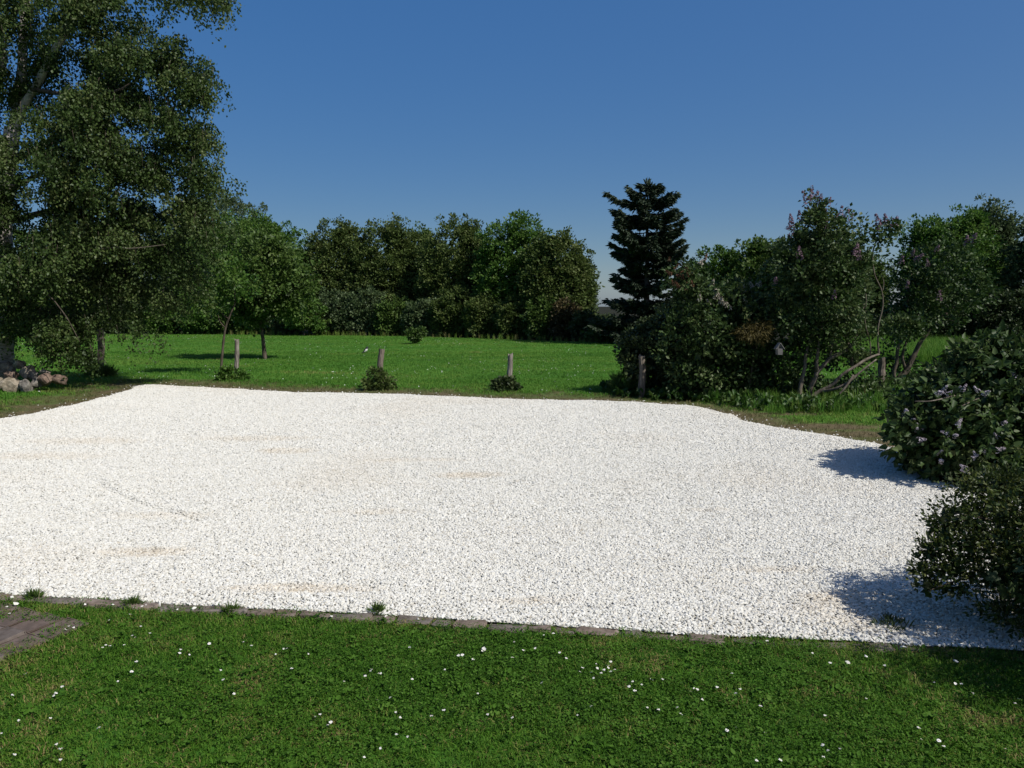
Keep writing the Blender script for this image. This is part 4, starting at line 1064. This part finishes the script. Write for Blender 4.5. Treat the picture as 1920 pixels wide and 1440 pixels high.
for (x, y, rx, rz, dd, mi, lb) in rocks:
    d = 20.7 + dd
    c = at(x, y, d); s = d / F
    bm = bmesh.new()
    bmesh.ops.create_icosphere(bm, subdivisions=3, radius=1)
    pl = [(unit(rng.normal(size=3)), .50 + .28 * rng.random()) for _ in range(13)]
    fx = rng.random(3) * 10
    for v_ in bm.verts:
        cc = np.array(v_.co)
        for nrm, k in pl:
            e = cc @ nrm
            if e > k: cc = cc - nrm * (e - k) * .9
        cc = cc * (1 + .10 * math.sin(cc[0] * 5 + fx[0]) * math.sin(cc[1] * 6 + fx[1]) + .03 * rng.normal())
        v_.co = Vector(cc * np.array([rx * s * 1.28, rx * s * 1.15, rz * s * 1.34]))
    me = bpy.data.meshes.new('rock'); bm.to_mesh(me); bm.free(); me.materials.append(rock_m[mi])
    o = link('rock', me); o.location = (c[0], c[1], max(c[2], rz * s * .8)); o.rotation_euler = (0, 0, rng.random() * .6 - .3)
    tag(o, lb, 'rock', 'rocks heaped under the birch')

# ---- nest box in the shrub
nb_w = noise_mat('nestbox_wood', [(.08, .075, .072), (.16, .15, .145), (.24, .23, .22)], scale=(9, 9, 40), bump=.5, bdist=.006)
hole_m = noise_mat('nestbox_dark', [(.01, .01, .01), (.02, .018, .016)], bump=0)
d = 17.6
c = at(1461, 655, d)
root = empty('nest_box', c, 'small grey wooden bird house with a pointed roof hanging in the dark shrub', 'bird house')
def box_part(name, size, loc, mat, rot=(0, 0, 0), parent=root, bev=.004):
    bm = bmesh.new(); bmesh.ops.create_cube(bm, size=1)
    for v_ in bm.verts: v_.co = Vector((v_.co.x * size[0], v_.co.y * size[1], v_.co.z * size[2]))
    bmesh.ops.bevel(bm, geom=bm.edges[:], offset=bev, segments=1, affect='EDGES')
    me = bpy.data.meshes.new(name); bm.to_mesh(me); bm.free(); me.materials.append(mat)
    o = link(name, me, parent); o.location = loc; o.rotation_euler = rot
    return o
bm = bmesh.new()   # tapered body with a gable
pr = [(-.055, -.12), (.055, -.12), (.068, .02), (0, .115), (-.068, .02)]
fa = [bm.verts.new((x, -.06, z)) for x, z in pr]; ba = [bm.verts.new((x, .06, z)) for x, z in pr]
bm.faces.new(fa); bm.faces.new(ba[::-1])
for i in range(5): bm.faces.new((fa[i], ba[i], ba[(i + 1) % 5], fa[(i + 1) % 5]))
bmesh.ops.recalc_face_normals(bm, faces=bm.faces[:])
me = bpy.data.meshes.new('body'); bm.to_mesh(me); bm.free(); me.materials.append(nb_w); link('body', me, root)
for i in range(5): box_part('slat', (.105 + .005 * i, .012, .022), (0, -.067, -.105 + i * .027), nb_w)
box_part('roof_panel', (.17, .17, .014), (-.048, 0, .075), nb_w, (0, -R(55), 0)); box_part('roof_panel', (.17, .17, .014), (.048, 0, .075), nb_w, (0, R(55), 0))
box_part('entrance_hole', (.05, .006, .026), (0, -.064, .045), hole_m)  # dark block; the opening's inner shade is put into its colour
link('hanging_wire', tubes_mesh('hanging_wire', [tube_np([(0, 0, .13), (.005, .1, .3), (.02, .5, .55)], [.003, .003, .003], 5)], hole_m), root)

# ---- bird on the meadow
bk = noise_mat('plumage_black', [(.012, .012, .016), (.03, .03, .04)], bump=0, rough=.5)
wh = noise_mat('plumage_white', [(.6, .6, .58), (.8, .8, .78)], bump=0)
f = G(686, 663)
root = empty('magpie', (f[0], f[1], 0), 'small black and white bird standing on the far meadow', 'bird')
V, Fq = tube_np([(-.20, 0, .02), (-.13, 0, .06), (-.06, 0, .11), (0, 0, .17), (.045, 0, .24), (.07, 0, .29), (.11, 0, .305)], [.014, .022, .055, .075, .058, .044, .012], 10, 0, 4)
me = tubes_mesh('body', [(V, Fq)], bk); me.materials.append(wh)
for pg in me.polygons:
    ce = pg.center
    if .09 < ce.z < .225 and -.09 < ce.x and ce.x > (ce.z - .17) * .7 - .035: pg.material_index = 1
link('body', me, root)
link('beak', tubes_mesh('beak', [tube_np([(.105, 0, .307), (.13, 0, .304), (.15, 0, .296)], [.012, .008, .002], 6)], bk), root)
for s_ in (-1, 1): link('leg', tubes_mesh('leg', [tube_np([(0, .025 * s_, -.01), (.012, .025 * s_, .05), (0, .025 * s_, .10)], [.005, .005, .012], 5)], bk), root)
root.rotation_euler = (0, 0, R(20))

# ---- daisies in the near lawn
pet_m = noise_mat('daisy_petal', [(.70, .68, .66), (.82, .81, .79)], bump=0); eye_m = noise_mat('daisy_eye', [(.45, .30, .03), (.60, .42, .05)], bump=0)
stem_m = noise_mat('daisy_stem', [(.04, .09, .02), (.06, .12, .03)], bump=0)
def daisy_mesh():
    bm = bmesh.new()
    n = 11; Rd = .0125; hs = .05
    def ring(z, r): return [bm.verts.new((r * math.cos(i * 6.283 / n), r * math.sin(i * 6.283 / n), z)) for i in range(n)]
    c0 = bm.verts.new((0, 0, hs)); er = ring(hs + .003, .0035); ct = bm.verts.new((0, 0, hs + .005))
    for i in range(n):
        fc = bm.faces.new((er[i], er[(i + 1) % n], ct)); fc.material_index = 1
        a = i * 6.283 / n; a2 = (i + .5) * 6.283 / n; dz = rng.normal() * .001
        v1 = bm.verts.new((Rd * math.cos(a + .06), Rd * math.sin(a + .06), hs + .003 + dz)); v2 = bm.verts.new((Rd * math.cos(a + .5), Rd * math.sin(a + .5), hs + .003 + dz))
        fc = bm.faces.new((er[i], v1, v2, er[(i + 1) % n])); fc.material_index = 0
    for i in range(4):
        a, b = i * 1.571, (i + 1) * 1.571
        fc = bm.faces.new([bm.verts.new((.001 * math.cos(x), .001 * math.sin(x), z)) for x, z in ((a, -.01), (b, -.01), (b, hs + .002), (a, hs + .002))]); fc.material_index = 2
    bm.verts.remove(c0)
    me = bpy.data.meshes.new('daisy'); bm.to_mesh(me); bm.free()
    for m_ in (pet_m, eye_m, stem_m): me.materials.append(m_)
    return me
dm = [daisy_mesh() for _ in range(4)]
z1 = [(55,318),(97,352),(70,372),(583,275),(601,288),(1020,318),(972,328),(1060,305),(1285,332),(893,368),(930,380),(795,420),(515,447),(510,462),(520,468),(434,484),(1012,467),(1072,520),(965,533),(988,546),(710,599),(763,599),(785,611),(733,620),(895,601),(1140,590),(1513,581),(1760,585),(1810,613),(1293,640),(1275,661),(1352,666),(992,722),(940,790),(210,802),(862,857),(1566,782),(1627,849),(1667,898),(1680,944),(460,900),(382,949),(422,943),(63,962),(160,1131),(357,1132),(732,1203),(18,1251),(414,1318),(427,1368),(40,1355),(78,1406),(440,1437)]
z2 = [(118,447),(134,460),(67,485),(238,490),(152,577),(458,652),(593,612),(629,580),(650,570),(671,603),(697,588),(863,445),(865,625),(770,743),(679,766),(782,828),(786,866),(281,876),(321,850),(380,894),(366,923),(695,1030),(861,974),(785,973),(987,863),(1068,822),(1073,572),(1160,488),(1174,486),(1223,517),(1269,464),(1489,418),(1536,468),(1472,513),(1620,447),(1663,376),(1717,366),(1762,477),(1790,515),(1680,650),(1322,843),(1492,855),(570,1099),(1255,715)]
z3 = [(260,318),(292,298),(247,346),(278,346),(245,370),(343,376),(318,394),(175,428),(160,330),(150,348),(42,358),(15,394),(113,400),(217,400),(496,470),(465,508),(558,500),(619,461),(735,461),(508,553),(985,522),(1017,533),(1010,567),(1042,608),(175,681),(582,687),(701,708),(898,692),(864,744),(1288,872),(1360,874),(1615,925),(1352,420),(1408,547),(1393,582),(1637,133),(824,66),(1520,1150),(1722,1150),(1573,685),(1197,522),(28,762)]
z4 = [(281,733),(296,965),(265,1077),(432,1013),(1047,836),(1212,916),(1267,985),(1762,1018),(1872,604),(1857,636),(1422,478),(1322,450),(1220,467),(1457,535),(780,325),(325,310),(612,597),(595,238),(172,224),(1040,918),(350,1022)]
dpx = [(x / 3.84, y / 3.84 + 1060) for x, y in z1] + [(x / 3.2 + 500, y / 3.2 + 1080) for x, y in z2] + [(x / 4.571 + 1080, y / 4.571 + 1180) for x, y in z3] + [(x / 4.364 + 1480, y / 4.364 + 1180) for x, y in z4]
for (x, y) in dpx:
    f = G(x, y + 6)
    o = link('daisy', dm[int(rng.integers(0, 4))])
    o.location = (f[0], f[1], float(ground_z(np.array([f]))[0])); o.rotation_euler = (.25 * rng.normal(), .25 * rng.normal(), rng.random() * 6)
    k = .5 + .4 * rng.random(); o.scale = (k, k, 1)
    tag(o, 'white daisy flower standing in the near lawn', 'daisy', 'daisies in the near lawn')

# ================================================================== GRASS
gstops = [(.0, (.020, .056, .005)), (.3, (.047, .126, .010)), (.55, (.080, .178, .015)), (.78, (.138, .190, .033)), (1., (.26, .205, .085))]
grass_m = inst_leaf_mat('grass_blade', gstops, .3, .6, .12)
clover_m = inst_leaf_mat('clover_leaf', [(0., (.022, .060, .005)), (.5, (.054, .130, .012)), (1., (.098, .18, .028))], .25, .6, .12)
field_m = inst_leaf_mat('meadow_blade', [(.0, (.050, .132, .014)), (.35, (.082, .205, .024)), (.6, (.122, .24, .034)), (.85, (.19, .25, .052)), (1., (.28, .25, .10))], .35, .6, .15)
dry_m = inst_leaf_mat('verge_blade', [(.0, (.045, .055, .016)), (.4, (.095, .098, .032)), (.7, (.15, .132, .055)), (1., (.23, .185, .095))], .25, .6, .15)
near_c = proto_collection('lawn_tuft', [tuft_mesh('lawn_tuft', grass_m, 16, .05, .031, .0046, 1.15, .14) for _ in range(6)])
clov_c = proto_collection('lawn_clover', [rosette_mesh('lawn_clover', clover_m, 14, .045, .013) for _ in range(5)] + [rosette_mesh('lawn_clover', clover_m, 6, .035, .026) for _ in range(1)])
field_c = proto_collection('meadow_tuft', [tuft_mesh('meadow_tuft', field_m, 26, .17, .065, .010, .9, .08) for _ in range(5)])
dry_c = proto_collection('verge_tuft', [tuft_mesh('verge_tuft', dry_m, 12, .07, .06, .006, .9, .12) for _ in range(5)])
tall_c = proto_collection('tall_grass_tuft', [tuft_mesh('tall_grass_tuft', field_m, 22, .14, .55, .012, .35, .08) for _ in range(4)])
def rz(n): return np.column_stack([rng.normal(size=n) * .08, rng.normal(size=n) * .08, rng.random(n) * 6.283])
def sc3(n, a, b, k=1.): return np.repeat((a + (b - a) * rng.random(n))[:, None], 3, 1) * k
# near lawn
reseed('lawn')
P = jgrid(-6.5, 6, 2.6, 6.8, .031)
P = P[in_view(P, .9)]
ins = inside(P, bed); de = edge_dist(P, bed)
P = P[(~ins) | (de < .02)]
inp = inside(P, path_poly); dp = edge_dist(P, path_poly)
P = P[(~inp) | ((dp < .03) & (rng.random(len(P)) < .5))]
kd = edge_dist(P, bed)
P = P[(kd > .07 + .055 * (P[:, 0] < -1.2) + .06 * (fnoise(P[:, 0] * 7, P[:, 1] * 7, 70) - .5)) | (rng.random(len(P)) < .38 + .25 * (P[:, 0] > 1.9))]
thin = fnoise(P[:, 0] * 2.3, P[:, 1] * 2.3, 61)
tone = np.clip(.40 + (fnoise(P[:, 0] * 1.3, P[:, 1] * 1.3, 62) - .5) * .55 + np.clip(fnoise(P[:, 0] * 3.1, P[:, 1] * 3.1, 68) - .60, 0, 1) * 1.8 + (P[:, 0] > .6) * .05 + (rng.random(len(P)) < .10) * .42 + rng.normal(size=len(P)) * .10 + np.clip(P[:, 0] - 1.5, 0, 2) * .06, 0, 1)
keep = rng.random(len(P)) < .6 + .8 * thin
P, tone = P[keep], tone[keep]
pz = ground_z(P)
scl = sc3(len(P), .6, 1.25); scl[:, 2] *= .7 + .6 * fnoise(P[:, 0] * 1.7, P[:, 1] * 1.7, 63)
scatter('grass', np.column_stack([P, pz]), rz(len(P)), scl, tone, near_c, label='short green grass of the near lawn')
P = jgrid(-6.5, 6, 2.6, 6.6, .045); P = P[in_view(P, .9)]
P = P[(~inside(P, bed)) & (~inside(P, path_poly)) & (edge_dist(P, bed) > .12)]
cl = fnoise(P[:, 0] * 1.1 + 9, P[:, 1] * 1.1, 66); P = P[rng.random(len(P)) < np.clip((cl - .30) * 2.6, .15, 1)]
scatter('clover', np.column_stack([P, ground_z(P) + .008]), rz(len(P)), sc3(len(P), .6, 1.3), np.clip(.45 + rng.normal(size=len(P)) * .2, 0, 1), clov_c, label='clover and broad weeds spread through the near lawn')
# meadow beyond the gravel
Ps = []
for (y0, y1, s) in ((11, 24, .15), (24, 38, .22), (38, 66, .34)):
    P = jgrid(-45, 24, y0, y1, s); P = P[in_view(P, 2.)]
    Ps.append(P)
P = np.vstack(Ps)
b = bare_value(P); wv = wood_value(P)
P = P[(~inside(P, bed)) & (rng.random(len(P)) > b * 1.7) & (wv < .5)]
tone = np.clip(.42 + (fnoise(P[:, 0] * .3, P[:, 1] * .8, 81) - .5) * .8 + np.clip(fnoise(P[:, 0] * .5, P[:, 1] * 1.3, 83) - .58, 0, 1) * 1.2 + rng.normal(size=len(P)) * .09 + .25 * bare_value(P) + np.clip((23 - P[:, 1]) * .02, 0, .12), 0, 1)
scatter('meadow_grass', np.column_stack([P, ground_z(P)]), rz(len(P)), sc3(len(P), .7, 1.3), tone, field_c, label='mown meadow grass beyond the gravel')
# worn verge
P = jgrid(-14, 8, 8, 24, .11); P = P[in_view(P, 1.)]
b = bare_value(P); P = P[(~inside(P, bed)) & (b > .12) & (rng.random(len(P)) < .95 - .4 * b) & (edge_dist(P, bed) > .05)]
scatter('verge_grass', np.column_stack([P, ground_z(P)]), rz(len(P)), sc3(len(P), .5, 1.2), np.clip(.5 + rng.normal(size=len(P)) * .2, 0, 1), dry_c, label='thin brownish grass on the worn strip round the gravel')
# tall grass: strip at the right behind the lilacs, along the far edge, and round the lilac feet
a0, a1 = np.array(G(1560, 678)), np.array(G(1800, 680))
P = jgrid(11, 36, 30, 44, .26)
lo = np.interp(P[:, 0], [10, 30], [33.2, 30.2]); 
P = P[(P[:, 1] > 30.6 + .4 * np.sin(P[:, 0])) & (P[:, 1] < 43) & (P[:, 0] > P[:, 1] * .37)]
Pw = jgrid(-40, 8, 44, 66, .35); wv = wood_value(Pw); Pw = Pw[(wv > .15) & (wv < .75)]
Pl = jgrid(4.6, 10.5, 16.4, 20.5, .16); Pl = Pl[(~inside(Pl, bed)) & (edge_dist(Pl, bed) > .9) & (rng.random(len(Pl)) < fnoise(Pl[:, 0] * 1.1, Pl[:, 1] * 1.1, 88) * 1.1 - .1)]
n1_, n2_, n3_ = len(P), len(Pw), len(Pl)
scl = np.concatenate([sc3(n1_, .9, 1.4), sc3(n2_, .4, .8), sc3(n3_, .3, .75)])
tone = np.clip(np.concatenate([.5 + rng.normal(size=n1_) * .1, .8 + rng.normal(size=n2_) * .15, .5 + rng.normal(size=n3_) * .18]), 0, 1)
P = np.vstack([P, Pw, Pl])
scatter('tall_grass', np.column_stack([P, P[:, 0] * 0]), rz(len(P)), scl, tone, tall_c, label='uncut tall grass under the hedge and round the lilac feet')
# broad weeds round the lilac feet
und_m = inst_leaf_mat('ground_weed_leaf', [(0., (.014, .035, .007)), (.5, (.035, .085, .014)), (1., (.075, .12, .028))], .25, .5, .25)
und_c = proto_collection('ground_weed', [rosette_mesh('ground_weed', und_m, 22, .16, .085) for _ in range(4)])
Pl = jgrid(2.6, 9.5, 16.8, 21.5, .22); Pl = Pl[(~inside(Pl, bed)) & (edge_dist(Pl, bed) > .8) & (rng.random(len(Pl)) < fnoise(Pl[:, 0] * .9, Pl[:, 1] * .9, 90) * 1.5 - .35)]
sl3 = sc3(len(Pl), .7, 1.4); sl3[:, 2] *= 3
scatter('undergrowth', np.column_stack([Pl, Pl[:, 0] * 0 + .03]), rz(len(Pl)), sl3, np.clip(.5 + rng.normal(size=len(Pl)) * .2, 0, 1), und_c, label='leafy ground weeds under the lilacs')
# far daisies: specks nobody could count
n = 9000
P = np.column_stack([rng.uniform(-30, 16, n), 20 + 38 * rng.random(n) ** 1.2])
c = fnoise(P[:, 0] * .7, P[:, 1] * .25, 95)
P = P[(rng.random(n) < np.clip((c - .42) * 3.0, .03, .9)) & in_view(P, 1.) & (~inside(P, bed)) & (wood_value(P) < .4) & (bare_value(P) < .3)]
fd = bpy.data.meshes.new('meadow_daisy')
bm = bmesh.new(); bmesh.ops.create_circle(bm, cap_ends=True, segments=7, radius=.016)
for v_ in bm.verts: v_.co.z = .075
bm.to_mesh(fd); bm.free(); fd.materials.append(pet_m)
scatter('meadow_daisies', np.column_stack([P, P[:, 0] * 0]), np.column_stack([rng.normal(size=(len(P), 2)) * .35, rng.random(len(P))]), sc3(len(P), .45, .95), P[:, 0] * 0, proto_collection('meadow_daisy', [fd]), label='countless white daisies scattered over the meadow')
